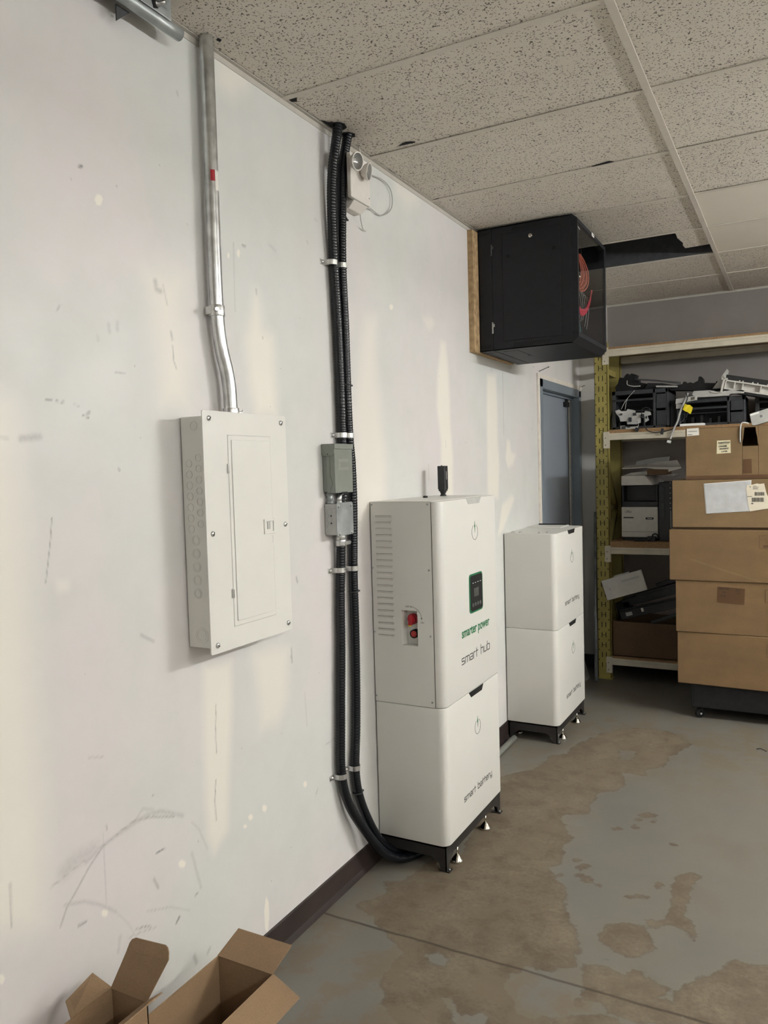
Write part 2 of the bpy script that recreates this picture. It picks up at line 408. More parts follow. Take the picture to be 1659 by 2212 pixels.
def text_mesh(name, txt, mat, parent, o, u, v, n, width=None, height=None, size=0.05, th=0.0006, shear=0.0, bold=0.0, local=False):
    cu = bpy.data.curves.new('t', 'FONT'); cu.body = txt; cu.size = size; cu.extrude = 0.0; cu.shear = shear; cu.offset = bold
    to = bpy.data.objects.new('t', cu); COL.objects.link(to)
    dg = bpy.context.evaluated_depsgraph_get(); me = bpy.data.meshes.new_from_object(to.evaluated_get(dg))
    bpy.data.objects.remove(to); bpy.data.curves.remove(cu)
    xs = [q.co.x for q in me.vertices]; ys = [q.co.y for q in me.vertices]
    x0, x1 = min(xs), max(xs); y0, y1 = min(ys), max(ys)
    sx = width/(x1-x0) if width else 1.0; sy = height/(y1-y0) if height else sx if width else 1.0
    o, u, v, n = Vector(o), Vector(u).normalized(), Vector(v).normalized(), Vector(n).normalized()
    off = Vector((0,0,0)) if local else (wloc(parent) if parent else Vector((0,0,0)))
    for q in me.vertices:
        q.co = o + u*((q.co.x-x0)*sx) + v*(q.co.y*sy) + n*th - off
    me.materials.clear(); me.materials.append(M[mat])
    ob = bpy.data.objects.new(name, me); COL.objects.link(ob)
    if parent: ob.parent = parent
    return ob
GLY = {'s': (0.8, [[(.8,1),(.1,1),(0,.9),(0,.6),(.1,.5),(.7,.5),(.8,.4),(.8,.1),(.7,0),(0,0)]]),
 'm': (1.3, [[(0,0),(0,.9),(.1,1),(1.2,1),(1.3,.9),(1.3,0)], [(.65,1),(.65,0)]]),
 'a': (0.85, [[(0,1),(.75,1),(.85,.9),(.85,0),(.1,0),(0,.1),(0,.4),(.1,.5),(.85,.5)]]),
 'r': (0.55, [[(0,0),(0,.9),(.1,1),(.55,1)]]), 't': (0.6, [[(.2,1.45),(.2,0)], [(.0,1),(.6,1)]]),
 'h': (0.85, [[(0,1.6),(0,0)], [(0,1),(.75,1),(.85,.9),(.85,0)]]), 'u': (0.85, [[(0,1),(0,.1),(.1,0),(.85,0),(.85,1)]]),
 'b': (0.85, [[(0,1.6),(0,0),(.75,0),(.85,.1),(.85,.9),(.75,1),(0,1)]]),
 'e': (0.85, [[(.8,0),(.1,0),(0,.1),(0,.9),(.1,1),(.75,1),(.85,.9),(.85,.5),(0,.5)]]),
 'y': (0.85, [[(0,1),(0,.1),(.1,0),(.85,0)], [(.85,1),(.85,-.5),(.2,-.5)]]), ' ': (0.5, [])}
def techno(mb, txt, o, u, v, n, width, xh, wd):
    x = 0; ls = []
    for ch in txt:
        w_, st = GLY[ch]; ls += [[(x+a, b) for a, b in l] for l in st]; x += w_ + 0.32
    x -= 0.32; sx = width/x
    mb.strokes([[(a*sx, b*xh) for a, b in l] for l in ls], o, u, v, n, wd)
def in_poly(px, py, poly):
    ins = np.zeros(px.shape, bool); n = len(poly)
    for i in range(n):
        x0, y0 = poly[i]; x1, y1 = poly[(i+1) % n]
        if y0 == y1: continue
        c = ((y0 > py) != (y1 > py)) & (px < (x1-x0)*(py-y0)/(y1-y0) + x0); ins ^= c
    return ins
def seg_dist(px, py, pts, closed=False):
    d = np.full(px.shape, 9.0); n = len(pts)
    for i in range(n if closed else n-1):
        x0, y0 = pts[i]; x1, y1 = pts[(i+1) % n]
        dx, dy = x1-x0, y1-y0; l2 = dx*dx+dy*dy+1e-12
        t = np.clip(((px-x0)*dx+(py-y0)*dy)/l2, 0, 1)
        d = np.minimum(d, np.hypot(px-x0-t*dx, py-y0-t*dy))
    return d
def sdf(px, py, poly):
    d = seg_dist(px, py, poly, True); return np.where(in_poly(px, py, poly), -d, d)
def grid_mesh(name, us, vs, fn, mat, attrs, skip=None):
    U, V = np.meshgrid(us, vs, indexing='ij'); nu, nv = U.shape
    co = fn(U, V).reshape(-1, 3).astype(np.float32)
    idx = np.arange(nu*nv).reshape(nu, nv)
    q = np.stack([idx[:-1,:-1], idx[1:,:-1], idx[1:,1:], idx[:-1,1:]], -1).reshape(-1, 4)
    if skip is not None:
        cu = (U[:-1,:-1]+U[1:,1:])/2; cv = (V[:-1,:-1]+V[1:,1:])/2
        q = q[~skip(cu, cv).reshape(-1)]
    me = bpy.data.meshes.new(name); me.vertices.add(len(co)); me.vertices.foreach_set('co', co.ravel())
    me.loops.add(q.size); me.loops.foreach_set('vertex_index', q.ravel().astype(np.int32))
    me.polygons.add(len(q)); me.polygons.foreach_set('loop_start', np.arange(0, q.size, 4, dtype=np.int32))
    me.polygons.foreach_set('loop_total', np.full(len(q), 4, dtype=np.int32))
    me.update(calc_edges=True); me.validate()
    for k, f in attrs.items():
        a = me.attributes.new(k, 'FLOAT', 'POINT'); a.data.foreach_set('value', f(U, V).ravel().astype(np.float32))
    me.materials.append(M[mat])
    o = bpy.data.objects.new(name, me); COL.objects.link(o); return o

# outlines of stains, patches and scuffs, in metres
BROWN = {
  'E': [(0.09, 2.30), (0.26, 2.20), (0.38, 2.30), (0.40, 2.75), (0.20, 2.72), (0.17, 2.52), (0.07, 2.46)],
  'F': [(0.36, 3.9), (0.62, 3.98), (0.86, 4.2), (0.95, 4.45), (0.80, 4.62), (0.62, 4.60), (0.48, 4.45), (0.38, 4.2)],
  'A': [(0.148, 3.582), (0.281, 3.776), (0.309, 3.983), (0.415, 4.097), (0.565, 4.129), (0.641, 4.302), (0.744, 4.348), (0.879, 4.169), (0.856, 4.048), (0.794, 3.99), (0.798, 3.902), (0.678, 3.893), (0.723, 3.797), (0.72, 3.685), (0.633, 3.593), (0.641, 3.494), (0.643, 3.35), (0.593, 3.328), (0.548, 3.319), (0.554, 3.264), (0.618, 3.162), (0.645, 3.092), (0.633, 3.007), (0.661, 2.908), (0.634, 2.842), (0.666, 2.771), (0.713, 2.744), (0.75, 2.608), (0.787, 2.526), (0.839, 2.445), (0.856, 2.366), (0.863, 2.277), (0.798, 2.24), (0.736, 2.227), (0.728, 2.189), (0.688, 2.187), (0.71, 2.106), (0.739, 2.059), (0.773, 2.016), (0.825, 2.023), (0.864, 2.016), (0.715, 1.888), (0.561, 1.813), (0.451, 1.85), (0.352, 2.008), (0.363, 2.13), (0.277, 2.176), (0.212, 2.238), (0.284, 2.386), (0.263, 2.5), (0.304, 2.618), (0.291, 2.753)],
  'C1': [(0.881, 2.484), (0.907, 2.556), (0.953, 2.598), (1.006, 2.61), (1.036, 2.552), (1.072, 2.494), (1.069, 2.469), (1.021, 2.416), (0.958, 2.409), (0.939, 2.437), (0.909, 2.453)],
  'C2': [(1.015, 2.635), (1.065, 2.665), (1.086, 2.753), (1.069, 2.803), (1.062, 2.877), (1.07, 2.978), (1.109, 3.021), (1.154, 3.017), (1.13, 2.909), (1.127, 2.816), (1.13, 2.731), (1.158, 2.662), (1.182, 2.622), (1.174, 2.586), (1.137, 2.626), (1.095, 2.645), (1.034, 2.603)],
  'C3': [(0.888, 2.267), (0.892, 2.302), (0.954, 2.338), (0.988, 2.326), (1.008, 2.319), (1.019, 2.358), (1.05, 2.361), (1.091, 2.332), (1.136, 2.312), (1.129, 2.283), (1.104, 2.251), (1.167, 2.256), (1.209, 2.184), (1.091, 2.127), (0.998, 2.136), (0.974, 2.163), (0.929, 2.151), (0.927, 2.185), (0.901, 2.214)],
  'C4': [(1.148, 2.307), (1.194, 2.361), (1.264, 2.481), (1.306, 2.547), (1.331, 2.525), (1.411, 2.558), (1.451, 2.164), (1.222, 2.119), (1.178, 2.214), (1.156, 2.251)],
  'D': [(0.897, 2.067), (1.0, 2.127), (1.04, 2.102), (0.969, 2.012), (0.847, 1.953), (0.828, 2.015)],
  's0': [(0.717, 2.943), (0.714, 2.933), (0.706, 2.927), (0.696, 2.931), (0.697, 2.942), (0.708, 2.95)],
  's1': [(0.757, 2.908), (0.753, 2.887), (0.736, 2.874), (0.717, 2.885), (0.718, 2.908), (0.739, 2.925)],
  's2': [(0.79, 2.816), (0.789, 2.803), (0.781, 2.796), (0.771, 2.804), (0.771, 2.819), (0.781, 2.828)],
  's3': [(0.753, 2.841), (0.751, 2.833), (0.744, 2.828), (0.736, 2.831), (0.737, 2.839), (0.746, 2.846)],
  's4': [(0.833, 2.796), (0.832, 2.789), (0.826, 2.784), (0.82, 2.788), (0.82, 2.795), (0.827, 2.801)],
  's5': [(0.912, 3.474), (0.902, 3.447), (0.873, 3.429), (0.847, 3.438), (0.852, 3.466), (0.888, 3.491)],
  's6': [(0.931, 3.41), (0.928, 3.396), (0.917, 3.388), (0.906, 3.396), (0.908, 3.41), (0.921, 3.421)],
  's7': [(0.815, 3.279), (0.808, 3.262), (0.787, 3.249), (0.768, 3.253), (0.772, 3.271), (0.798, 3.288)],
  's8': [(0.867, 3.396), (0.864, 3.383), (0.854, 3.375), (0.844, 3.383), (0.845, 3.397), (0.857, 3.408)],
  's9': [(0.871, 3.326), (0.867, 3.313), (0.853, 3.304), (0.84, 3.309), (0.843, 3.322), (0.859, 3.333)],
  's10': [(1.012, 2.791), (1.009, 2.784), (1.002, 2.779), (0.996, 2.782), (0.997, 2.79), (1.006, 2.796)],
  's11': [(0.973, 2.788), (0.969, 2.78), (0.959, 2.774), (0.949, 2.775), (0.952, 2.783), (0.965, 2.792)],
  's12': [(0.928, 2.135), (0.927, 2.124), (0.92, 2.118), (0.911, 2.124), (0.911, 2.137), (0.919, 2.145)],
  's13': [(0.949, 2.376), (0.948, 2.369), (0.943, 2.366), (0.938, 2.369), (0.938, 2.375), (0.944, 2.38)],
  's14': [(1.03, 3.227), (1.028, 3.22), (1.022, 3.215), (1.017, 3.219), (1.018, 3.226), (1.025, 3.232)],
  's15': [(0.685, 2.811), (0.685, 2.805), (0.68, 2.801), (0.674, 2.804), (0.675, 2.81), (0.68, 2.815)],
  's16': [(1.029, 2.893), (1.026, 2.879), (1.015, 2.87), (1.005, 2.878), (1.006, 2.894), (1.019, 2.904)],
  's17': [(0.949, 2.769), (0.947, 2.763), (0.941, 2.759), (0.936, 2.762), (0.937, 2.768), (0.944, 2.773)],
}
GRAYP = {
  'g1': [(0.422, 2.146), (0.459, 2.194), (0.507, 2.151), (0.508, 2.117), (0.463, 2.107)],
  'g2': [(0.565, 1.989), (0.606, 1.984), (0.634, 1.949), (0.687, 1.975), (0.725, 1.91), (0.658, 1.877)],
  'g3': [(0.038, 2.001), (0.159, 2.182), (0.179, 2.114), (0.235, 2.067), (0.246, 2.016), (0.313, 1.993), (0.367, 1.942), (0.276, 1.849), (0.314, 1.748), (0.219, 1.702), (0.097, 1.812)],
  'g4': [(0.017, 2.266), (-0.007, 2.524), (0.148, 2.457), (0.13, 2.374), (0.065, 2.289)],
  'g5': [(0.064, 3.908), (0.18, 4.1), (0.292, 4.043), (0.273, 3.804), (0.154, 3.689)],
  'g6': [(0.602, 4.214), (0.7, 4.223), (0.706, 4.076), (0.644, 4.064)],
}
MUD = [
  ([(0.921, 1.66), (1.072, 1.705), (1.099, 1.698), (1.113, 1.47), (1.112, 1.269), (1.112, 0.963), (1.126, 0.802), (1.107, 0.558), (1.07, 0.557), (0.86, 0.635)], 0.03, 0.8),
  ([(1.507, 2.053), (1.615, 2.08), (1.652, 2.067), (1.631, 1.974), (1.656, 1.872), (1.639, 1.728), (1.536, 1.721), (1.53, 1.857), (1.515, 1.955)], 0.03, 0.8),
  ([(1.959, 2.085), (1.97, 2.087), (1.991, 1.984), (2.046, 1.965), (2.053, 1.787), (2.049, 1.718), (1.942, 1.712), (1.915, 1.81), (1.902, 1.939), (1.933, 2.009)], 0.02, 0.9),
  ([(1.659, 0.999), (1.779, 0.984), (1.779, 0.891), (1.748, 0.634), (1.735, 0.493), (1.673, 0.454), (1.648, 0.51), (1.648, 0.735)], 0.012, 0.8),
  ([(1.88, 0.995), (2.066, 0.962), (2.05, 0.797), (2.003, 0.737), (1.91, 0.744), (1.895, 0.86)], 0.02, 0.7),
  ([(2.65, 2.114), (2.725, 2.126), (2.73, 1.892), (2.788, 1.563), (2.754, 1.322), (2.533, 1.338), (2.54, 1.737), (2.587, 1.949)], 0.03, 0.7),
  ([(3.355, 2.122), (3.411, 2.124), (3.434, 2.023), (3.446, 1.856), (3.446, 1.74), (3.467, 1.594), (3.455, 1.394), (3.311, 1.4), (3.333, 1.65), (3.295, 1.818), (3.31, 1.96)], 0.012, 0.9),
  ([(3.956, 2.026), (4.089, 2.039), (4.1, 1.892), (4.096, 1.664), (4.119, 1.562), (4.088, 1.366), (3.926, 1.373), (3.935, 1.661), (3.937, 1.856)], 0.012, 0.9),
  ([(4.249, 1.687), (4.301, 1.681), (4.319, 1.618), (4.395, 1.604), (4.347, 1.547), (4.26, 1.527), (4.222, 1.576)], 0.008, 0.8),
  ([(4.145, 1.323), (4.315, 1.371), (4.357, 1.348), (4.289, 1.291), (4.157, 1.184), (4.075, 1.157)], 0.01, 0.8),
  ([(1.809, 2.741), (1.975, 2.761), (1.96, 2.7), (1.88, 2.641), (1.815, 2.654)], 0.02, 0.7),
  ([(2.919, 2.73), (3.137, 2.738), (3.158, 2.695), (3.041, 2.642), (2.936, 2.669)], 0.02, 0.6),
  ([(3.161, 2.204), (3.265, 2.22), (3.291, 2.197), (3.262, 2.165), (3.222, 2.154)], 0.01, 0.5),
  ([(1.194, 1.299), (1.216, 1.296), (1.215, 1.284), (1.196, 1.284)], 0.01, 0.8),
  ([(1.373, 2.2), (1.366, 2.185), (1.354, 2.184), (1.35, 2.196), (1.359, 2.209), (1.37, 2.208)], 0.0025, 1.5),
  ([(1.557, 0.478), (1.55, 0.471), (1.534, 0.48), (1.53, 0.493), (1.54, 0.496), (1.553, 0.487)], 0.0025, 1.5),
  ([(1.287, 0.482), (1.282, 0.477), (1.271, 0.484), (1.268, 0.494), (1.275, 0.496), (1.285, 0.489)], 0.0025, 1.5),
  ([(1.923, 0.485), (1.916, 0.478), (1.904, 0.485), (1.9, 0.497), (1.908, 0.502), (1.92, 0.494)], 0.0025, 1.5),
  ([(1.853, 0.486), (1.846, 0.48), (1.834, 0.487), (1.831, 0.497), (1.839, 0.5), (1.85, 0.493)], 0.0025, 1.5),
  ([(1.822, 0.47), (1.818, 0.468), (1.808, 0.472), (1.805, 0.478), (1.811, 0.479), (1.82, 0.474)], 0.0025, 1.5),
  ([(2.148, 0.478), (2.142, 0.471), (2.13, 0.477), (2.126, 0.488), (2.134, 0.493), (2.145, 0.486)], 0.0025, 1.5),
  ([(2.883, 2.201), (2.874, 2.189), (2.856, 2.188), (2.85, 2.198), (2.862, 2.209), (2.878, 2.208)], 0.0025, 1.5),
  ([(1.915, 0.147), (1.905, 0.095), (1.893, 0.113), (1.892, 0.171), (1.903, 0.21), (1.913, 0.188)], 0.0025, 1.5),
  ([(1.842, 2.174), (1.839, 2.165), (1.835, 2.166), (1.834, 2.173), (1.837, 2.181), (1.841, 2.179)], 0.0025, 1.5),
  ([(1.892, 2.192), (1.888, 2.18), (1.881, 2.181), (1.879, 2.191), (1.884, 2.201), (1.891, 2.199)], 0.0025, 1.5),
  ([(1.009, 0.485), (1.005, 0.477), (0.998, 0.483), (0.996, 0.495), (1.001, 0.5), (1.007, 0.493)], 0.0025, 1.5),
]
SCUFF = [
  ([(1.153, 0.522), (1.172, 0.556), (1.202, 0.583), (1.239, 0.619), (1.281, 0.649), (1.338, 0.663), (1.382, 0.67), (1.442, 0.656), (1.522, 0.624)], 0.004, 0.45),
  ([(1.231, 0.634), (1.268, 0.649), (1.323, 0.658), (1.374, 0.664), (1.427, 0.668), (1.474, 0.658), (1.555, 0.613)], 0.009, 0.25),
  ([(1.134, 0.622), (1.171, 0.63), (1.228, 0.64)], 0.004, 0.3),
  ([(1.171, 0.641), (1.203, 0.652), (1.255, 0.655)], 0.03, 0.18),
  ([(1.588, 0.58), (1.614, 0.551), (1.646, 0.479)], 0.004, 0.2),
  ([(1.167, 0.564), (1.222, 0.544), (1.266, 0.513), (1.312, 0.472)], 0.006, 0.25),
  ([(1.312, 0.472), (1.352, 0.417), (1.372, 0.372)], 0.003, 0.2),
  ([(1.373, 0.394), (1.395, 0.389), (1.422, 0.376)], 0.003, 0.6),
  ([(1.452, 0.554), (1.468, 0.556), (1.486, 0.552)], 0.003, 0.8),
  ([(1.44, 0.492), (1.454, 0.461)], 0.006, 0.4),
  ([(1.513, 0.336), (1.525, 0.346)], 0.005, 0.9),
  ([(1.589, 0.372), (1.599, 0.376)], 0.004, 0.6),
  ([(1.201, 0.497), (1.222, 0.495)], 0.005, 0.6),
  ([(1.294, 0.698), (1.296, 0.684)], 0.003, 0.5),
  ([(1.283, 0.681), (1.285, 0.503)], 0.003, 0.2),
  ([(1.343, 0.388), (1.395, 0.377), (1.441, 0.363)], 0.003, 0.3),
  ([(1.413, 0.42), (1.491, 0.391), (1.565, 0.343)], 0.003, 0.25),
  ([(1.706, 0.878), (1.698, 0.783), (1.7, 0.737)], 0.003, 0.5),
  ([(1.692, 0.662), (1.685, 0.605), (1.687, 0.543)], 0.003, 0.6),
  ([(1.034, 0.682), (1.033, 0.585)], 0.003, 0.5),
  ([(2.085, 0.958), (2.086, 0.91)], 0.004, 0.6),
  ([(2.259, 0.572), (2.333, 0.58)], 0.003, 0.3),
  ([(2.2, 0.423), (2.213, 0.438)], 0.004, 0.4),
  ([(2.153, 0.791), (2.16, 0.674)], 0.004, 0.2),
  ([(1.583, 0.495), (1.598, 0.437), (1.613, 0.385)], 0.008, 0.2),
  ([(1.453, 0.708), (1.447, 0.71)], 0.003, 0.5),
  ([(1.322, 0.405), (1.313, 0.37)], 0.008, 0.2),
  ([(1.382, 0.667), (1.413, 0.689), (1.451, 0.672)], 0.006, 0.2),
  ([(1.575, 0.208), (1.583, 0.184)], 0.01, 0.35),
  ([(1.629, 0.186), (1.639, 0.194)], 0.008, 0.35),
  ([(1.252, 0.877), (1.294, 0.864)], 0.004, 0.25),
  ([(1.184, 1.446), (1.178, 1.397), (1.168, 1.346), (1.16, 1.304)], 0.0025, 0.55),
  ([(1.117, 1.622), (1.163, 1.627)], 0.012, 0.3),
  ([(1.067, 1.623), (1.086, 1.622)], 0.004, 0.3),
  ([(1.184, 1.711), (1.2, 1.709)], 0.003, 0.6),
  ([(1.283, 1.68), (1.3, 1.675)], 0.003, 0.6),
  ([(1.297, 1.684), (1.303, 1.688)], 0.006, 0.6),
  ([(1.433, 1.132), (1.476, 1.107)], 0.006, 0.35),
  ([(1.385, 1.554), (1.388, 1.549)], 0.004, 0.5),
  ([(1.212, 1.709), (1.215, 1.708)], 0.004, 0.6),
  ([(1.226, 1.706), (1.231, 1.708)], 0.004, 0.6),
  ([(1.261, 1.704), (1.274, 1.7)], 0.003, 0.3),
  ([(1.308, 2.256), (1.315, 2.26)], 0.006, 0.8),
  ([(1.537, 2.039), (1.54, 2.019), (1.554, 2.017)], 0.012, 0.35),
  ([(1.565, 2.034), (1.577, 1.986)], 0.004, 0.3),
  ([(1.587, 1.916), (1.591, 1.896)], 0.006, 0.4),
  ([(1.59, 1.88), (1.593, 1.839), (1.603, 1.819)], 0.003, 0.5),
  ([(1.374, 1.904), (1.376, 1.886)], 0.008, 0.2),
  ([(1.402, 1.913), (1.401, 1.894)], 0.008, 0.2),
  ([(1.339, 1.871), (1.34, 1.86)], 0.006, 0.2),
  ([(1.225, 1.912), (1.234, 1.925)], 0.003, 0.4),
  ([(1.388, 1.79), (1.42, 1.791)], 0.003, 0.3),
  ([(1.429, 2.655), (1.433, 2.656)], 0.004, 0.7),
  ([(1.648, 2.563), (1.651, 2.554)], 0.006, 0.3),
  ([(1.864, 2.217), (1.861, 2.012)], 0.002, 0.25),
  ([(1.904, 2.218), (1.921, 2.218)], 0.004, 0.8),
  ([(2.256, 2.317), (2.264, 2.31)], 0.003, 0.4),
  ([(1.965, 2.1), (1.967, 2.084)], 0.005, 0.4),
  ([(1.862, 2.214), (1.86, 2.013)], 0.003, 0.2),
  ([(2.041, 2.253), (2.075, 2.24)], 0.008, 0.15),
  ([(2.311, 2.404), (2.325, 2.402)], 0.006, 0.2),
  ([(3.826, 2.077), (3.822, 1.716)], 0.003, 0.4),
  ([(4.2, 2.063), (4.199, 1.714)], 0.003, 0.3),
  ([(3.188, 1.554), (3.188, 1.483)], 0.003, 0.3),
  ([(4.118, 1.698), (4.154, 1.631), (4.109, 1.556)], 0.003, 0.2),
  ([(4.709, 1.765), (4.739, 1.768)], 0.004, 0.3),
  ([(4.014, 2.058), (4.022, 2.057)], 0.006, 0.5),
  ([(4.769, 2.152), (4.782, 2.152)], 0.006, 0.5),
  ([(3.626, 1.661), (3.639, 1.66)], 0.004, 0.3),
  ([(3.384, 1.663), (3.389, 1.634)], 0.005, 0.25),
  ([(2.127, 1.187), (2.132, 1.169)], 0.006, 0.6),
  ([(2.083, 0.935), (2.087, 0.912)], 0.006, 0.5),
]

# ------------------------------------------------------------------ room shell
def mud_attr(U, V):
    out = np.zeros(U.shape)
    for poly, fe, st in MUD:
        a = np.array(poly); mn = a.min(0)-5*fe; mx = a.max(0)+5*fe
        m = (U > mn[0]) & (U < mx[0]) & (V > mn[1]) & (V < mx[1])
        if not m.any(): continue
        d = sdf(U[m], V[m], poly); fe = fe if fe < 0.005 else fe*2.2
        t = np.clip(0.5-d/(2*fe), 0, 1); t = t*t*(3-2*t)*st
        out[m] = np.maximum(out[m], t)
    return out
def scuff_attr(U, V):
    out = np.zeros(U.shape)
    for pts, wd, st in SCUFF:
        a = np.array(pts); mn = a.min(0)-3*wd; mx = a.max(0)+3*wd
        m = (U > mn[0]) & (U < mx[0]) & (V > mn[1]) & (V < mx[1])
        if not m.any(): continue
        d = seg_dist(U[m], V[m], pts); t = np.clip(1-d/wd, 0, 1)*st*1.3
        out[m] = np.maximum(out[m], t)
    return out
ys = np.concatenate([np.arange(YF, 0.9, 0.2), np.arange(0.9, 3.4, 0.004), np.arange(3.4, 5.9, 0.010), [5.9]])
zs = np.concatenate([np.arange(0, CEIL, 0.005), [CEIL]])
DY0, DY1, DZ = 4.915, 5.845, 2.045          # door opening
wl = grid_mesh('wall_left', ys, zs, lambda U, V: np.stack([U*0, U, V], -1), 'drywall', {'mud': mud_attr, 'scuff': scuff_attr},
          skip=lambda u, v: (u > DY0) & (u < DY1) & (v < DZ))
struct(wl)
def quad_struct(name, pts, mat):
    mb = MB(); mb.add(pts, [tuple(range(len(pts)))]); o = mb.build(name, mat); return struct(o)
mb = MB().box((-0.12, 5.9, 0), (0.165, YB, CEIL)); struct(mb.build('wall_chase', 'wall_far'))
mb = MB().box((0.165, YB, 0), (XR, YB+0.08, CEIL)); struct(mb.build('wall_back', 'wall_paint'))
mb = MB().box((XR, YF, 0), (XR+0.08, YB, CEIL)); struct(mb.build('wall_right', 'wall_far'))
mb = MB().box((0, YF-0.08, 0), (XR, YF, CEIL)); struct(mb.build('wall_front', 'wall_far'))

def worn(U, V):
    d = np.full(U.shape, 0.4)
    for k, p in BROWN.items():
        a = np.array(p); mn = a.min(0)-0.4; mx = a.max(0)+0.4
        m = (U > mn[0]) & (U < mx[0]) & (V > mn[1]) & (V < mx[1])
        dd = sdf(U[m], V[m], p)
        if k[0] == 's': dd = dd*1.0-0.004
        d[m] = np.minimum(d[m], dd)
    for k, p in GRAYP.items():
        a = np.array(p); mn = a.min(0)-0.4; mx = a.max(0)+0.4
        m = (U > mn[0]) & (U < mx[0]) & (V > mn[1]) & (V < mx[1])
        d[m] = np.maximum(d[m], -sdf(U[m], V[m], p))
    return 0.5+d
def mottle(U, V):
    a = np.clip((V-3.7)/0.6, 0, 1)*np.clip((5.3-V)/0.6, 0, 1)*0.75
    b = np.clip((2.35-V)/0.2, 0, 1)*0.8*np.clip((1.4-U)/0.4, 0, 1)
    c = np.clip((0.75-U)/0.2, 0, 1)*0.5
    return np.maximum(np.maximum(a, b), c)
fx = np.concatenate([np.arange(0, 2.4, 0.0125), np.arange(2.4, XR, 0.2), [XR]])
fy = np.concatenate([np.arange(YF, 1.0, 0.2), np.arange(1.0, 4.6, 0.0125), np.arange(4.6, YB, 0.05), [YB]])
fo = grid_mesh('floor', fx, fy, lambda U, V: np.stack([U, V, U*0], -1), 'concrete_floor', {'worn': worn, 'mottle': mottle})
struct(fo)

# ceiling: tiles with a little random seat height, real gaps where a tile is missing
tile = MB()
HOLE = (0, 14)                # column 0, row y 4.41..4.98 : missing tile
hole_row = max(i for i, y in enumerate(GY) if y < 4.6)
trow = lambda y: max(i for i, q in enumerate(GY) if q < y)
edges_y = [YF] + [y for y in GY if y > YF+0.05 and y < YB-0.05] + [YB]
for i in range(6):
    for j in range(len(edges_y)-1):
        y0, y1 = edges_y[j], edges_y[j+1]; x0, x1 = GX[i], GX[i+1]
        yc = (y0+y1)/2
        dz = random.uniform(0.000, 0.003)
        plain = (i >= 1 and 3.8 < yc < 4.98) or (i >= 3 and random.random() < 0.2)
        tile.mat(1 if plain else 0)
        if i == 0 and 4.4 < yc < 5.0:
            tile.mat(0)
            # left-over piece of the broken tile, dropped slightly
            tile.prism([(0.878, 4.41), (1.03, 4.41), (1.03, 4.775), (0.893, 4.785), (0.889, 4.72), (0.896, 4.66), (0.882, 4.55), (0.886, 4.47)][::1], 2, CEIL+0.003, CEIL+0.018)
            tile.box((0.0, y0, CEIL+0.002), (0.10, y1, CEIL+0.018))
            continue
        tile.box((x0+0.004, y0+0.004, CEIL+0.001+dz), (x1-0.004, y1-0.004, CEIL+0.018+dz))
        if i == 0 and 2.6 < y1 < 4:   # chipped corners by the wall
            pass
ceil = tile.build('ceiling', ['tile_fissured', 'tile_plain']); struct(ceil)
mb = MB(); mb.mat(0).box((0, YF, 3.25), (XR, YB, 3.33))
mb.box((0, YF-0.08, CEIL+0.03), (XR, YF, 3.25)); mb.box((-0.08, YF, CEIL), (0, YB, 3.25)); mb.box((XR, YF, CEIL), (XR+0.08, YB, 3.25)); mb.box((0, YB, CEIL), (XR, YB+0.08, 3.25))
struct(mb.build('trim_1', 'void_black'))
mb = MB().box((0.0, 4.958, CEIL+0.004), (1.03, 4.972, CEIL+0.16)); struct(mb.build('trim_2', 'steel_dark'))
# chipped tile edges and dark ragged gaps
mb = MB()
for pts in ([(0.022,2.335),(0.035,2.36),(0.055,2.375),(0.078,2.40),(0.07,2.43),(0.05,2.44),(0.022,2.43)],
            [(0.022,2.455),(0.055,2.465),(0.068,2.49),(0.055,2.512),(0.025,2.51)], [(0.15,2.668),(0.19,2.65),(0.22,2.665),(0.22,2.672)],
            [(0.02,2.145),(0.05,2.15),(0.03,2.18),(0.01,2.17)], [(0.005,2.62),(0.012,2.62),(0.016,2.90),(0.008,2.93)],
            [(0.01,3.27),(0.045,3.262),(0.05,3.268),(0.012,3.29)], [(0.73,3.262),(0.80,3.245),(0.815,3.262),(0.73,3.27)],
            [(0.045,1.765),(0.055,1.76),(0.058,1.772),(0.048,1.778)]):
    mb.prism(pts, 2, CEIL-0.0015, CEIL-0.0002)
struct(mb.build('trim_3', 'void_black'))
# grid bars
k = 4
for j, y in enumerate(edges_y[1:-1]):
    mb = MB()
    if abs(y-4.98) < 0.1 or False: spans = [(0, XR)]
    else: spans = [(0, XR)]
    for a, b in spans: mb.box((a, y-0.011, CEIL-0.003), (b, y+0.011, CEIL)); mb.box((a, y-0.002, CEIL), (b, y+0.002, CEIL+0.03))
    struct(mb.build('trim_%d' % k, 'grid_metal')); k += 1
for x in GX[1:-1]:
    mb = MB().box((x-0.012, YF, CEIL-0.005), (x+0.012, YB, CEIL-0.001)); mb.box((x-0.002, YF, CEIL-0.001), (x+0.002, YB, CEIL+0.035))
    struct(mb.build('trim_%d' % k, 'grid_metal')); k += 1
mb = MB(); mb.box((0.0, YF, CEIL-0.019), (0.0025, 5.9, CEIL-0.001)); mb.box((0.0, YF, CEIL-0.0025), (0.015, 5.9, CEIL-0.0005))
struct(mb.build('trim_%d' % k, 'angle_metal')); k += 1
mb = MB(); mb.box((0.165, YB-0.0025, CEIL-0.014), (XR, YB, CEIL-0.001)); mb.box((0.165, YB-0.015, CEIL-0.0025), (XR, YB, CEIL-0.0005))
mb.box((0.165, 5.9, CEIL-0.016), (0.1675, YB, CEIL)); mb.box((0, 5.8975, CEIL-0.016), (0.1675, 5.9, CEIL))
struct(mb.build('trim_%d' % k, 'angle_metal')); k += 1
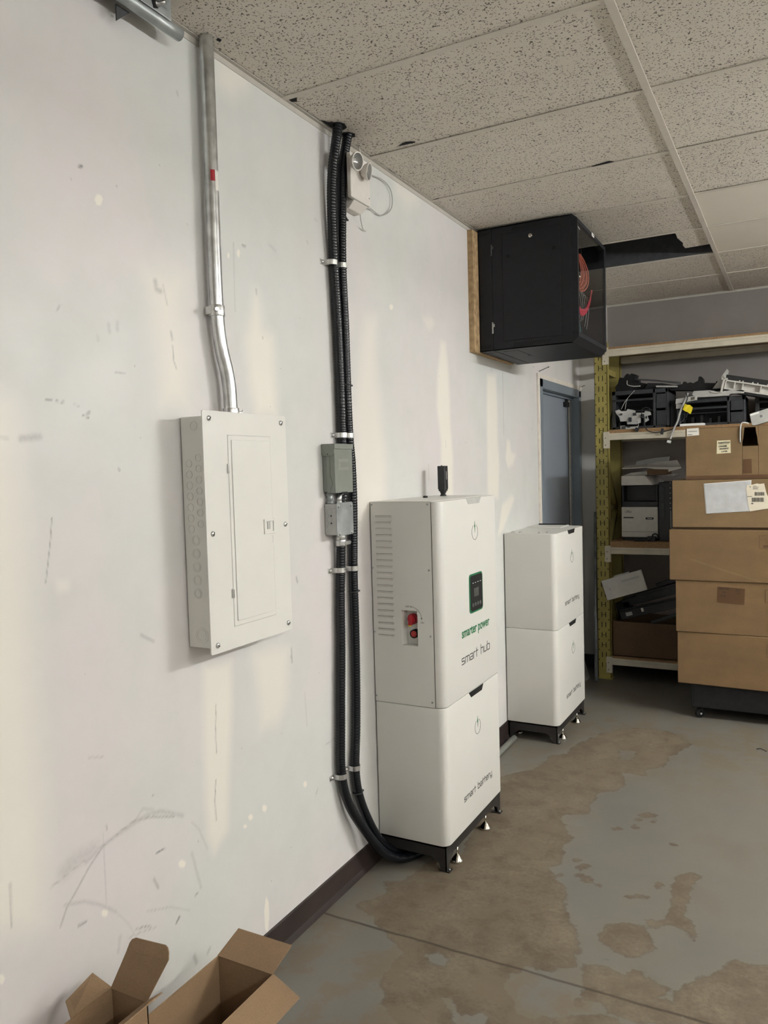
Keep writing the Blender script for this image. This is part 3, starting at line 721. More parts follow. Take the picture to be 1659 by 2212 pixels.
# suspended strip lights
for n, (x, ya_, yb_, s_, lb) in enumerate(STRIPS):
    t = thing('strip_light', lb, 'light', (x, (ya_+yb_)/2, STRIP_Z), 0, 'suspended strip lights')
    m_ = emit('tube_glow_%d' % n, LIGHTCOL, s_)
    for dx in (-0.045, 0.045): MB().cyl((x+dx, ya_+0.03, STRIP_Z), (x+dx, yb_-0.03, STRIP_Z), 0.016, seg=16).build('tube', m_.name, t)
    f = MB(); f.box((x-0.02, ya_, STRIP_Z-0.01), (x+0.02, yb_, STRIP_Z+0.04)); f.box((x-0.07, ya_, STRIP_Z-0.03), (x+0.07, ya_+0.03, STRIP_Z+0.04)); f.box((x-0.07, yb_-0.03, STRIP_Z-0.03), (x+0.07, yb_, STRIP_Z+0.04)); f.build('housing', 'lamp_white', t)
    for y in (ya_+0.1, yb_-0.1): MB().cyl((x, y, STRIP_Z+0.04), (x, y, CEIL), 0.003, seg=8).build('hanger', 'steel', t)

# baseboard
def baseboard(name, y0, y1):
    mb = MB(); prof = [(0.0, 0.0), (0.013, 0.0), (0.009, 0.012), (0.005, 0.022), (0.005, 0.092), (0.003, 0.096), (0.0, 0.096)]
    vs = [(x, y0, z) for x, z in prof] + [(x, y1, z) for x, z in prof]; kk = len(prof)
    mb.add(vs, [tuple(range(kk)), tuple(reversed(range(kk, 2*kk)))] + [(i, kk+i, kk+(i+1)%kk, (i+1)%kk) for i in range(kk)])
    return struct(mb.build(name, 'base_vinyl'))
baseboard('baseboard_left', YF, 4.86)
mb = MB().box((0, 5.892, 0), (0.173, 5.9, 0.096)); mb.box((0.165, 5.9, 0), (0.173, YB, 0.096)); mb.box((0.173, YB-0.008, 0), (XR, YB, 0.096)); struct(mb.build('baseboard_back', 'base_vinyl'))

# door in the left wall, far end
mb = MB()
mb.box((-0.12, DY0, 0), (0.012, DY0+0.001, DZ))
mb.box((0.0, DY0-0.045, 0), (0.014, DY0+0.005, DZ+0.045)); mb.box((0.0, DY1-0.005, 0), (0.014, DY1+0.045, DZ+0.045)); mb.box((0.0, DY0-0.045, DZ-0.005), (0.014, DY1+0.045, DZ+0.045))
mb.box((-0.13, DY0, 0), (0.012, DY0+0.012, DZ)); mb.box((-0.13, DY1-0.012, 0), (0.012, DY1, DZ)); mb.box((-0.13, DY0, DZ-0.012), (0.012, DY1, DZ))
mb.box((-0.05, DY0+0.012, 0), (-0.035, DY0+0.028, DZ-0.012)); mb.box((-0.05, DY1-0.028, 0), (-0.035, DY1-0.012, DZ-0.012)); mb.box((-0.05, DY0+0.012, DZ-0.028), (-0.035, DY1-0.012, DZ-0.012))
dr = struct(mb.build('door_1', 'frame_blue'))
leaf = MB().box((-0.10, DY0+0.014, 0.012), (-0.055, DY1-0.075, DZ-0.03)).build('door_leaf', 'door_blue', dr)
mb = MB(); mb.mat(0).box((-0.10, DY1-0.072, 0.012), (-0.048, DY1-0.03, DZ-0.03)); mb.mat(1)
for i in range(12): mb.cyl((-0.048, DY1-0.046, 0.2+i*0.158), (-0.0472, DY1-0.046, 0.2+i*0.158), 0.004, seg=8)
mb.mat(1).box((-0.10, DY1-0.078, 0.012), (-0.052, DY1-0.072, DZ-0.03))
mb.build('edge_strip', ['dull_white', 'void_black'], dr)
mb = MB().box((-0.054, DY1-0.20, DZ-0.085), (-0.03, DY1-0.12, DZ-0.05)); mb.box((-0.05, DY1-0.16, DZ-0.05), (-0.038, DY1-0.14, DZ-0.028)); mb.build('door_catch', 'black_dull', dr)
mb = MB().box((0.0, DY0-0.085, 0), (0.011, DY0-0.045, DZ+0.075)); mb.box((0.0, DY0-0.045, DZ+0.045), (0.011, DY1+0.04, DZ+0.075)); mb.obox((0.012, DY1+0.03, DZ+0.06), (0.02, 0.07, 0.03), (0.3,0,0))
struct(mb.build('trim_40', 'caulk_white', bevel=0.002))
for n, (y, z, lb) in enumerate(((DY0-0.03, DZ+0.09, 'bent wire nail sticking out above the near top corner of the door frame'), (DY1-0.0, DZ+0.055, 'bent wire nail sticking out above the far top corner of the door frame'))):
    o = MB().cyl((0.0, y, z), (0.045, y+0.06, z+0.03), 0.0022, seg=8).cyl((0.045, y+0.06, z+0.03), (0.047, y+0.062, z+0.031), 0.004, seg=8).build('nail', 'steel_dark'); tag(o, lb, 'nail', 'nails above the door')

# ------------------------------------------------------------------ breaker panel
P0 = thing('breaker_panel', 'white electrical breaker panel with closed inner door mounted on the left wall', 'electrical panel', (0.0, 1.77, 1.05))
y0, y1, z0, z1 = 1.604, 1.938, 1.066, 1.690
mb = MB().box((0.004, y0, z0), (0.092, y1, z1))
def ring(mb, c, r, n, wd=0.0012, th=0.0008, seg=22, arc=(0, 2*math.pi)):
    c = Vector(c); n = Vector(n); u = Vector((1,0,0)) if abs(n.x) < .5 else Vector((0,1,0)); v = n.cross(u)
    pts = [(r*math.cos(arc[0]+(arc[1]-arc[0])*i/seg), r*math.sin(arc[0]+(arc[1]-arc[0])*i/seg)) for i in range(seg+1)]
    mb.strokes([pts], c, u, v, n, wd, th)
mb.build('panel_box', 'panel_white', P0, bevel=0.0015)
mb = MB()
for i in range(7): ring(mb, (0.028, y0, 1.565-i*0.0295), 0.010, (0,-1,0)); 
for i in range(7): ring(mb, (0.061, y0, 1.580-i*0.0295), 0.0095, (0,-1,0))
for i in range(5): ring(mb, (0.042, y0, 1.358-i*0.036), 0.0135, (0,-1,0)); ring(mb, (0.042, y0, 1.358-i*0.036), 0.0095, (0,-1,0), 0.0008)
for r in (0.015, 0.021): ring(mb, (0.050, y0, 1.10), r, (0,-1,0))
ring(mb, (0.05, y0, 1.665), 0.012, (0,-1,0))
mb.build('knockouts', 'panel_white', P0)
cv = MB(); cv.prism(rrect(1.586, 1.960, 1.052, 1.704, 0.006), 0, 0.092, 0.096); cv.build('cover', 'panel_white', P0, bevel=0.001)
DX = 0.0962
def frame_ring(mb, x0, x1, ya, yb, za, zb, t):
    mb.box((x0, ya, za), (x1, ya+t, zb)); mb.box((x0, yb-t, za), (x1, yb, zb)); mb.box((x0, ya+t, za), (x1, yb-t, za+t)); mb.box((x0, ya+t, zb-t), (x1, yb-t, zb))
mb = MB(); mb.prism(rrect(1.685, 1.876, 1.113, 1.640, 0.004), 0, 0.0945, DX+0.0012)
dd = mb.build('door', 'panel_white', P0, bevel=0.0008)
mb = MB(); mb.prism(rrect(1.697, 1.868, 1.126, 1.628, 0.004), 0, DX+0.0010, DX+0.0042); mb.build('raised_panel', 'panel_white', dd, bevel=0.0022, seg=3)
mb = MB(); frame_ring(mb, DX, DX+0.0003, 1.6835, 1.8775, 1.1115, 1.6415, 0.0014); mb.build('door_gap', 'panel_grey_side', dd)
for z in (1.549, 1.206): MB().box((0.0965, 1.679, z-0.013), (0.1005, 1.686, z+0.013)).build('hinge', 'steel', dd, bevel=0.001)
mb = MB(); frame_ring(mb, DX+0.003, DX+0.008, 1.828, 1.879, 1.357, 1.400, 0.007); mb.box((DX+0.003, 1.835, 1.364), (DX+0.0045, 1.872, 1.393))
lt = mb.build('latch', 'panel_white', dd, bevel=0.001)
mb = MB(); mb.box((DX+0.0045, 1.843, 1.370), (DX+0.007, 1.857, 1.392)); mb.build('slide_button', 'light_grey', lt, bevel=0.001)
mb = MB(); mb.strokes([[(0,0),(0.006,0),(0.009,-.004),(0.009,-.018),(0.006,-.022),(0,-.022)]], (DX+0.0042,1.861,1.350), (0,1,0), (0,0,1), (1,0,0), 0.001); mb.build('emboss', 'panel_white', dd)
for (y, z) in ((1.611,1.683),(1.934,1.683),(1.609,1.376),(1.940,1.378),(1.611,1.075),(1.938,1.076)):
    mb = MB(); mb.mat(0).lathe([(0,0.0075),(0.002,0.0075),(0.0042,0.005),(0.005,0.0)], (0.096,y,z), (1,0,0), 16); mb.mat(1).obox((0.1012,y,z), (0.0012,0.010,0.0014), (random.uniform(0,3),0,0))
    mb.build('screw', ['steel', 'void_black'], P0)

# steel conduit above the panel
CD = thing('metal_conduit', 'shiny galvanized steel conduit running from the breaker panel up to the ceiling', 'conduit', (0.03, 1.78, 1.70))
path = [(0.03,1.7405,2.745),(0.03,1.7405,2.5),(0.03,1.739,2.2),(0.03,1.740,2.02),(0.03,1.746,1.93),(0.032,1.757,1.870),(0.034,1.768,1.83),(0.035,1.777,1.775),(0.035,1.780,1.69)]
MB().tube(path, 0.0195, 28, step=0.012).build('pipe', 'galvanized', CD)
mb = MB(); mb.cyl((0.03,1.7405,1.977),(0.03,1.7405,2.007),0.0225,seg=24); mb.cyl((0.03,1.7405,1.990),(0.03,1.7405,1.994),0.0235,seg=24); mb.obox((0.02,1.722,1.992),(0.02,0.012,0.022)); mb.cyl((0.042,1.720,1.992),(0.052,1.715,1.992),0.006,seg=12)
mb.build('coupling', 'steel', CD, bevel=0.0008)
mb = MB(); mb.cyl((0.035,1.780,1.692),(0.035,1.780,1.722),0.0235,seg=24); mb.cyl((0.04,1.80,1.71),(0.044,1.822,1.712),0.004,seg=10); mb.obox((0.045,1.822,1.712),(0.004,0.012,0.012),(0.8,0,0)); mb.build('connector', 'steel', CD, bevel=0.0008)
mb = MB(); 
def wrap(mb, c, r, z0, z1, a0, a1, n=8, axis_y=1.7405):
    for i in range(n):
        t0 = a0+(a1-a0)*i/n; t1 = a0+(a1-a0)*(i+1)/n
        q = [(c[0]+r*math.cos(t), c[1]+r*math.sin(t)) for t in (t0, t1)]
        mb.plate([(q[0][0],q[0][1],z0),(q[1][0],q[1][1],z0),(q[1][0],q[1][1],z1),(q[0][0],q[0][1],z1)], 0.0004, (q[0][0]-c[0],q[0][1]-c[1],0))
wrap(mb, (0.03,1.7395), 0.0197, 2.345, 2.375, -1.0, -0.35); mb.build('red_sticker', 'red', CD)
mb = MB(); wrap(mb, (0.03,1.7395), 0.0197, 2.320, 2.375, -0.33, 0.45); mb.build('paper_sticker', 'paper', CD)

# ------------------------------------------------------------------ black flexible conduits
def flex(name, label, pts, r=0.0165):
    o = MB().tube(pts, r, 16, ribs=0.0013, step=0.0032).build(name, 'flex_black'); return tag(o, label, 'conduit', 'black flexible conduits on the wall')
RR = 0.0165
flex('flexible_conduit', 'black ribbed conduit from the ceiling down into the top of the grey disconnect',
     [(0.055,2.400,2.77),(0.05,2.391,2.70),(0.035,2.380,2.58),(0.028,2.379,2.454),(0.022,2.392,2.27),(0.022,2.404,2.057),(0.022,2.410,1.812),(0.022,2.411,1.66),(0.022,2.411,1.628)])
flex('flexible_conduit', 'short black ribbed conduit between the grey disconnect and the junction box', [(0.024,2.404,1.464),(0.024,2.402,1.442),(0.024,2.398,1.420)])
flex('flexible_conduit', 'black ribbed conduit running full height from ceiling to floor, ending behind the tall cabinet',
     [(0.045,2.490,2.77),(0.032,2.482,2.70),(0.023,2.469,2.62),(0.022,2.457,2.47),(0.022,2.446,2.27),(0.022,2.452,2.064),(0.022,2.454,1.815),(0.022,2.459,1.66),(0.022,2.470,1.56),(0.022,2.473,1.42),(0.022,2.466,1.27),(0.022,2.460,1.16),(0.022,2.459,0.88),(0.022,2.447,0.606),(0.022,2.431,0.439),(0.024,2.448,0.33),(0.03,2.500,0.215),(0.042,2.56,0.115),(0.058,2.612,0.058),(0.070,2.665,0.029),(0.09,2.80,0.02),(0.10,3.0,0.02)])
flex('flexible_conduit', 'black ribbed conduit from the square junction box curving down to the floor',
     [(0.026,2.374,1.272),(0.024,2.370,1.18),(0.022,2.365,1.10),(0.022,2.357,0.90),(0.022,2.340,0.637),(0.022,2.334,0.454),(0.028,2.367,0.33),(0.045,2.440,0.21),(0.068,2.515,0.105),(0.092,2.57,0.052),(0.118,2.635,0.024),(0.155,2.74,0.02),(0.17,2.90,0.02)])
o = MB().tube([(0.045,2.440,2.75),(0.030,2.432,2.68),(0.02,2.424,2.60),(0.02,2.425,2.45),(0.018,2.430,2.35),(0.02,2.44,2.20)], 0.004, 8, step=0.02).build('cable', 'black_dull'); tag(o, 'thin black cable hanging in the gap between the two ribbed conduits at the ceiling', 'cable')
for (c, r, lb) in (((0.022, 2.379, 2.266), 1, 'steel strap clamping the left black conduit near the emergency light'), ((0.022, 2.446, 2.270), 0, 'steel strap clamping the right black conduit near the emergency light'),
                ((0.022, 2.411, 1.663), 2, 'wide steel strap holding both black conduits above the grey disconnect'),
                ((0.022, 2.366, 1.182), 1, 'steel strap on the left black conduit just below the junction box'), ((0.022, 2.461, 1.177), 1, 'steel strap on the right black conduit level with the junction box bottom'),
                ((0.022, 2.334, 0.443), 1, 'lowest steel strap on the left black conduit'), ((0.022, 2.431, 0.440), 1, 'lowest steel strap on the right black conduit')):
    cx, cy, cz = c; t = thing('conduit_strap', lb, 'pipe strap', (0.0, cy, cz-0.009), 0, 'steel conduit straps')
    mb = MB(); R_ = RR+0.0022
    cs = [cy] if r < 2 else [cy, cy+0.047]
    for q in cs:
        n = 12; P = [(cx+R_*math.cos(a), q+R_*math.sin(a)) for a in [(-0.55+1.1*i/n)*math.pi for i in range(n+1)]]
        for (a, b) in zip(P[:-1], P[1:]):
            mb.plate([(a[0],a[1],cz-0.009),(b[0],b[1],cz-0.009),(b[0],b[1],cz+0.009),(a[0],a[1],cz+0.009)], 0.0014, (a[0]-cx, a[1]-q, 0))
    mb.box((0.0, cy-R_-0.0015, cz-0.009), (0.022, cy-R_+0.0003, cz+0.009)); mb.box((0.0, cy-R_-0.026, cz-0.009), (0.0018, cy-R_, cz+0.009))
    if r < 2: mb.box((0.0, cs[-1]+R_, cz-0.009), (0.018, cs[-1]+R_+0.0015, cz+0.009))
    mb.build('band', 'steel', t, bevel=0.0005)
    MB().lathe([(0,0.007),(0.003,0.0068),(0.006,0.004),(0.007,0)], (0.0018, cy-R_-0.014, cz), (1,0,0), 14).build('screw', 'steel', t)
for (p, lb) in (((0.028, 2.470, 1.845), 'black cable tie on the conduit well above the grey disconnect'), ((0.024, 2.476, 2.44), 'black cable tie on the conduit beside the emergency light'), ((0.022, 2.478, 1.09), 'black cable tie tail sticking out below the strap'), ((0.024, 2.462, 0.34), 'black cable tie near the floor')):
    mb = MB(); x, y, z = p; yc_ = y-0.018; mb.lathe([(-0.002,0.0172),(-0.002,0.0192),(0.002,0.0192),(0.002,0.0172)], (0.022, yc_, z), (0,0,1), 16); mb.obox((0.03, y+0.004, z), (0.006,0.012,0.006)); o = mb.build('cable_tie', 'black_plastic'); tag(o, lb, 'cable tie', 'cable ties on the conduits')

# ------------------------------------------------------------------ grey disconnect and junction box
DS = thing('disconnect_box', 'grey metal disconnect switch box on the wall above the square junction box', 'electrical box', (0.0, 2.33, 1.455))
MB().box((0.002, 2.308, 1.462), (0.042, 2.422, 1.626)).build('back_box', 'box_grey', DS, bevel=0.0015)
MB().box((0.018, 2.305, 1.458), (0.0535, 2.425, 1.612)).build('front_cover', 'box_grey', DS, bevel=0.002)
mb = MB(); mb.box((0.0015, 2.302, 1.626), (0.0565, 2.428, 1.630)); mb.box((0.0540, 2.302, 1.612), (0.0565, 2.428, 1.628))
mb.prism([(1.628, 0.0015), (1.596, 0.0015), (1.588, 0.008), (1.588, 0.046), (1.596, 0.0535), (1.628, 0.0560)], 1, 2.3015, 2.3045)
mb.build('lid_hood', 'box_grey', DS, bevel=0.001)
mb = MB(); mb.cyl((0.028,2.3015,1.594),(0.028,2.3005,1.594),0.002,seg=10); mb.build('hood_rivet', 'void_black', DS)
mb = MB(); mb.strokes([[(0,0),(0,-.07),(.004,-.08),(.009,-.092),(.004,-.105),(0,-.11),(0,-.126)]], (0.034,2.3050,1.586), (1,0,0), (0,0,1), (0,-1,0), 0.001); mb.build('side_seam', 'ink_soft', DS)
mb = MB(); mb.mat(0).box((0.0535,2.326,1.538),(0.0541,2.396,1.577)); mb.mat(1).box((0.0541,2.343,1.548),(0.0544,2.398,1.567)); mb.build('label', ['label_grey','box_grey'], DS)
mb = MB(); mb.strokes([[(0,0),(.004,-.006),(.018,-.010)],[(.018,-.010),(.018,-.026)]], (0.0545,2.323,1.580),(0,1,0),(0,0,1),(1,0,0),0.0010); mb.build('label_glint', 'silver_label', DS)
mb = MB(); mb.box((0.044,2.345,1.454),(0.056,2.382,1.461)); mb.build('bottom_clip', 'black_dull', DS)

JB = thing('junction_box', 'square steel junction box with flat cover below the grey disconnect', 'junction box', (0.0, 2.36, 1.30))
mb = MB(); mb.box((0.001,2.310,1.311),(0.052,2.414,1.421)); mb.build('box', 'jbox_grey', JB, bevel=0.004, seg=3)
mb = MB(); mb.prism(rrect(2.306,2.418,1.308,1.424,0.010), 0, 0.052, 0.0545); mb.build('cover', 'galv_dull', JB, bevel=0.0006)
mb = MB()
for z in (1.392,1.366,1.340): ring(mb, (0.022,2.310,z), 0.0105, (0,-1,0), 0.001, 0.0008)
mb.strokes([[(0,0),(.022,0),(.028,-.006),(.05,-.006)],[(0,-.092),(.022,-.092),(.028,-.085),(.05,-.085)]], (0.002,2.3098,1.411),(1,0,0),(0,0,1),(0,-1,0),0.0012); mb.build('knockouts', 'galv_dull', JB)
mb = MB()
for z in (1.379,1.353): mb.cyl((0.029,2.3100,z),(0.029,2.3092,z),0.0028,seg=10)
mb.build('screw_holes', 'void_black', JB)
for (y,z) in ((2.318,1.415),(2.402,1.415),(2.322,1.317),(2.404,1.317)):
    mb = MB(); mb.mat(0).lathe([(0,0.004),(0.0025,0.0035),(0.003,0)], (0.0545,y,z),(1,0,0),12); mb.mat(1).box((0.0545,y-0.0012,z-0.009),(0.0549,y+0.0018,z-0.002)); mb.build('screw', ['steel','void_black'], JB)
mb = MB(); mb.cyl((0.026,2.374,1.311),(0.026,2.374,1.290),0.019,seg=20); mb.cyl((0.026,2.374,1.302),(0.026,2.374,1.297),0.0215,seg=6); mb.cyl((0.026,2.374,1.290),(0.026,2.374,1.268),0.0205,seg=20)
mb.box((0.035,2.355,1.272),(0.052,2.398,1.286)); mb.cyl((0.045,2.398,1.279),(0.045,2.408,1.279),0.0045,seg=10); mb.build('conduit_connector', 'galvanized', JB, bevel=0.0008)
for (ya, yb, xa) in ((2.325, 2.322, 0.016), (2.362, 2.345, 0.036)):
    mb = MB(); mb.cyl((xa,ya,1.462),(xa+0.004,yb,1.421),0.010,seg=16); mb.cyl((xa,ya,1.458),(xa,ya,1.450),0.0135,seg=6); mb.cyl((xa+0.004,yb,1.430),(xa+0.004,yb,1.421),0.0125,seg=6)
    mb.build('nipple', 'galvanized' if xa > .03 else 'galv_dull', JB)

# ------------------------------------------------------------------ emergency light
EL = thing('emergency_light', 'white twin-head emergency light high on the wall beside the black conduits', 'emergency light', (0.0, 2.52, 2.47))
mb = MB(); mb.prism(rrect(2.458, 2.600, 2.512, 2.668, 0.006), 0, 0.047, 0.063); mb.build('housing', 'lamp_white', EL, bevel=0.003)
mb = MB(); mb.box((0.0,2.492,2.512),(0.047,2.594,2.664)); mb.hexa([(0,2.494,2.486),(0.03,2.494,2.486),(0.03,2.586,2.486),(0,2.586,2.486),(0,2.492,2.512),(0.056,2.492,2.512),(0.056,2.594,2.512),(0,2.594,2.512)]); mb.build('base_tray', 'lamp_white', EL, bevel=0.003)
for (c, d) in (((0.098,2.446,2.622),(0.97,-0.13,-0.22)), ((0.092,2.538,2.616),(0.95,0.22,-0.2))):
    d = Vector(d).normalized(); c = Vector(c); b = c-d*0.03
    mb = MB(); mb.lathe([(0.0,0.0),(0.002,0.012),(0.012,0.022),(0.026,0.030),(0.032,0.0315),(0.034,0.0315),(0.034,0.028),(0.031,0.0275)], b, d, 26); mb.cyl((0.055,b.y+0.01,2.655), b+d*0.006, 0.008, seg=12)
    hd = mb.build('lamp_head', 'lamp_white', EL)
    MB().lathe([(0.0,0.005),(0.010,0.020),(0.027,0.0272)], b+d*0.004, d, 22).build('reflector', 'silver_label', hd)
    MB().lathe([(0.0,0.0275),(0.002,0.022),(0.0035,0.0)], b+d*0.0325, d, 22).build('lens', 'lens_clear', hd)
mb = MB(); mb.mat(0).cyl((0.062,2.580,2.541),(0.0632,2.580,2.541),0.0035,seg=10); mb.mat(1).cyl((0.062,2.590,2.541),(0.0632,2.590,2.541),0.0025,seg=10); mb.build('test_button', ['paper_bright','void_black'], EL)
mb = MB(); mb.tube([(0.06,2.560,2.645),(0.02,2.64,2.665),(0.012,2.706,2.674),(0.01,2.800,2.685),(0.01,2.862,2.672),(0.01,2.882,2.640),(0.01,2.875,2.598),(0.01,2.842,2.568),(0.01,2.79,2.543),(0.01,2.750,2.538),(0.012,2.690,2.542),(0.03,2.60,2.515)], 0.0022, 8, step=0.008); mb.build('power_cord', 'light_grey', EL)
mb = MB(); mb.tube([(0.03,2.575,2.495),(0.02,2.60,2.47),(0.01,2.63,2.45),(0.008,2.655,2.448)], 0.0018, 6, step=0.008); mb.build('loose_wire', 'light_grey', EL)
mb = MB(); mb.tube([(0.02,2.60,2.74),(0.035,2.585,2.70),(0.045,2.565,2.67)], 0.0028, 8, step=0.01); mb.build('feed_cable', 'lamp_white', EL)

# ------------------------------------------------------------------ bracket at the ceiling (top left)
BK = thing('strut_bracket', 'galvanized strut and rod bracket at the ceiling edge in the top left corner', 'bracket', (0.05, 1.48, 2.63))
mb = MB(); mb.tube([(0.055,1.20,2.676),(0.055,1.40,2.676),(0.055,1.605,2.676)], 0.0165, 22, step=0.05); mb.build('rod', 'galv_dull', BK)
mb = MB(); mb.box((0.036,1.20,2.70),(0.076,1.555,2.703)); mb.box((0.073,1.20,2.68),(0.076,1.555,2.737)); mb.box((0.034,1.20,2.70),(0.037,1.555,2.737)); mb.build('strut_channel', 'galv_dull', BK, bevel=0.001)
mb = MB(); mb.cyl((0.0765,1.478,2.712),(0.0775,1.478,2.712),0.007,seg=12); mb.obox((0.077,1.495,2.697),(0.002,0.016,0.026),(0.4,0,0)); mb.build('slot_holes', 'void_black', BK)
mb = MB(); mb.cyl((0.074,1.502,2.697),(0.098,1.512,2.700),0.005,seg=12); mb.cyl((0.074,1.502,2.697),(0.081,1.504,2.698),0.009,seg=6); mb.build('bolt', 'steel', BK)
mb = MB(); mb.plate([(0.03,1.412,2.665),(0.03,1.455,2.665),(0.03,1.412,2.626)], 0.004, (1,0,0)); mb.build('gusset_plate', 'steel_dark', BK); mb = MB(); mb.plate([(0.078,1.40,2.733),(0.150,1.46,2.733),(0.110,1.548,2.733),(0.078,1.548,2.733)], 0.004, (0,0,1)); mb.build('angle_plate', 'steel_dark', BK)
# ------------------------------------------------------------------ network cabinet
o = MB().box((0.0, 3.712, 2.116), (0.028, 4.312, 2.722)).build('plywood_board', 'plywood', bevel=0.0008); tag(o, 'plywood backing board screwed to the wall behind the black network cabinet', 'board')
NC = thing('network_cabinet', 'black wall-mounted network cabinet with glass front door hung below the ceiling', 'cabinet', (0.28, 4.08, 2.12))
NX0, NX1, NY0, NY1, NZ0, NZ1 = 0.028, 0.522, 3.785, 4.385, 2.122, 2.732
t_ = 0.006
mb = MB(); mb.box((NX0,NY0,NZ0),(0.100,NY0+t_,NZ1)); mb.box((NX0,NY0,NZ0),(0.100,NY1,NZ0+t_)); mb.box((NX0,NY0,NZ1-t_),(0.100,NY1,NZ1)); mb.box((NX0,NY1-t_,NZ0),(0.100,NY1,NZ1)); mb.box((NX0,NY0,NZ0),(NX0+t_,NY1,NZ1))
mb.build('rear_section', 'cabinet_black', NC, bevel=0.0012)
XA = 0.103
mb = MB(); mb.box((XA,NY0,NZ0),(NX1-0.02,NY1,NZ0+t_)); mb.box((XA,NY0,NZ1-t_),(NX1-0.02,NY1,NZ1)); mb.box((XA,NY1-t_,NZ0),(NX1-0.02,NY1,NZ1))
mb.box((XA,NY0,NZ0),(NX1-0.02,NY0+0.004,NZ1)); 
mb.build('main_section', 'cabinet_black', NC, bevel=0.0012)
mb = MB(); mb.prism(rrect(2.165, 2.690, 0.158, 0.450, 0.003), 1, NY0-0.0035, NY0); sd = mb.build('side_panel', 'cabinet_black', NC, bevel=0.001)
mb = MB(); a=NY0-0.0004; mb.box((0.1555,a,2.162),(0.158,NY0+0.0001,2.693)); mb.box((0.450,a,2.162),(0.4515,NY0,2.693)); mb.box((0.1555,a,2.690),(0.4515,NY0,2.6925)); mb.box((0.1555,a,2.1625),(0.4515,NY0,2.165)); mb.build('panel_gap', 'void_black', sd)
mb = MB(); mb.mat(0).lathe([(0,0.0105),(0.003,0.0105),(0.005,0.008),(0.0052,0)], (0.304,NY0-0.0035,2.662),(0,-1,0),20); mb.mat(1).box((0.303,NY0-0.0092,2.657),(0.305,NY0-0.0087,2.667)); mb.build('lock', ['chrome','void_black'], sd)
mb = MB()
for x, z in ((0.188,2.580),(0.420,2.585)): mb.box((x-0.008,NY0-0.0042,z-0.008),(x+0.008,NY0-0.0034,z+0.008))
mb.build('square_holes', 'void_black', sd)
for z in (2.622, 2.236): mb = MB(); mb.cyl((0.1005,NY0-0.004,z-0.028),(0.1005,NY0-0.004,z+0.028),0.0035,seg=12); mb.box((0.103,NY0-0.0025,z+0.005),(0.110,NY0,z+0.02)); mb.build('hinge', 'steel_dark' if z > 2.5 else 'light_grey', NC)
for (z0_, z1_) in ((2.131, 2.152), (2.700, 2.720)):
    mb = MB()
    for i in range(16):
        x = 0.205+i*0.0118; mb.prism([(z0_, x), (z0_, x+0.0045), (z1_, x+0.0145), (z1_, x+0.010)], 1, NY0-0.0008, NY0)
    mb.build('vent_slots', 'void_black', NC)
for (z0_, z1_) in ((2.137, 2.153), (2.700, 2.714)):
    mb = MB()
    for i in range(9): x = 0.036+i*0.0062; mb.box((x, NY0-0.0006, z0_), (x+0.0028, NY0, z1_))
    mb.build('vent_slots', 'void_black', NC)
mb = MB()
for (xa, xb) in ((0.05, 0.105), (0.13, 0.21)):
    mb.strokes([[(0.0,0.0),(0.03,-0.0),(0.05,0.05),(0.05,0.28),(0.0,0.28),(0,0)]] if False else [[(xa,0.06),(xb,0.06),(xb,0.30)]], (0,NY0,NZ0), (1,0,0), (0,1,0), (0,0,-1), 0.003, 0.0006)
mb.cyl((0.145,NY0+0.062,NZ0-0.001),(0.145,NY0+0.062,NZ0),0.005,seg=10); mb.cyl((0.20,NY0+0.27,NZ0-0.001),(0.20,NY0+0.27,NZ0),0.005,seg=10)
mb.build('bottom_cutout_lines', 'void_black', NC)
# inner rails (dark) + equipment rails
mb = MB(); 
for y in (NY0+0.055, NY1-0.075): mb.box((0.40,y,NZ0+t_),(0.42,y+0.02,NZ1-t_))
mb.build('rack_rail', 'black_dull', NC)
# front door frame with chamfered bottom/top bezel
ft = MB()
def bez(mb, y0, y1, z0, z1, dep=0.035, ch=0.028):
    mb.hexa([(NX1-0.02,y0,z0),(NX1-0.02,y1,z0),(NX1-0.02,y1,z1),(NX1-0.02,y0,z1),(NX1+0.012,y0+0.0,z0+ (0 if z0>2.3 else 0)),(NX1+0.012,y1,z0),(NX1+0.012,y1,z1),(NX1+0.012,y0,z1)])
ft.prism([(NZ0, NX1-0.02), (NZ0+0.0, NX1-0.018), (NZ0+0.030, NX1+0.012), (NZ0+0.052, NX1+0.012), (NZ0+0.052, NX1-0.02)], 1, NY0, NY1)
ft.prism([(NZ1, NX1-0.02), (NZ1, NX1-0.014), (NZ1-0.022, NX1+0.012), (NZ1-0.042, NX1+0.012), (NZ1-0.042, NX1-0.02)], 1, NY0, NY1)
ft.box((NX1-0.02, NY0, NZ0+0.052), (NX1+0.012, NY0+0.012, NZ1-0.042)); ft.box((NX1-0.02, NY1-0.03, NZ0+0.052), (NX1+0.012, NY1, NZ1-0.042))
fd = ft.build('front_frame', 'cabinet_black', NC, bevel=0.0015)
mb = MB().box((NX1+0.005, NY0+0.013, NZ0+0.054), (NX1+0.010, NY1-0.032, NZ1-0.044)); gd = mb.build('glass_door', 'smoked_glass', NC)
mb = MB().box((NX1-0.004, NY0+0.013, NZ0+0.054), (NX1+0.0045, NY0+0.050, NZ1-0.044)); mb.build('door_stile', 'black_dull', gd)
mb = MB(); mb.lathe([(0,0.006),(0.004,0.006),(0.006,0.004),(0.0065,0)], (NX1+0.010, NY0+0.030, 2.438), (1,0,0), 14); mb.build('door_knob', 'chrome', gd)
mb = MB(); mb.strokes([[(0,0),(0.035,-0.006)]], (NX1+0.0105, NY0+0.018, 2.672), (0,1,0), (0,0,1), (1,0,0), 0.004); mb.build('door_clip', 'light_grey', gd)
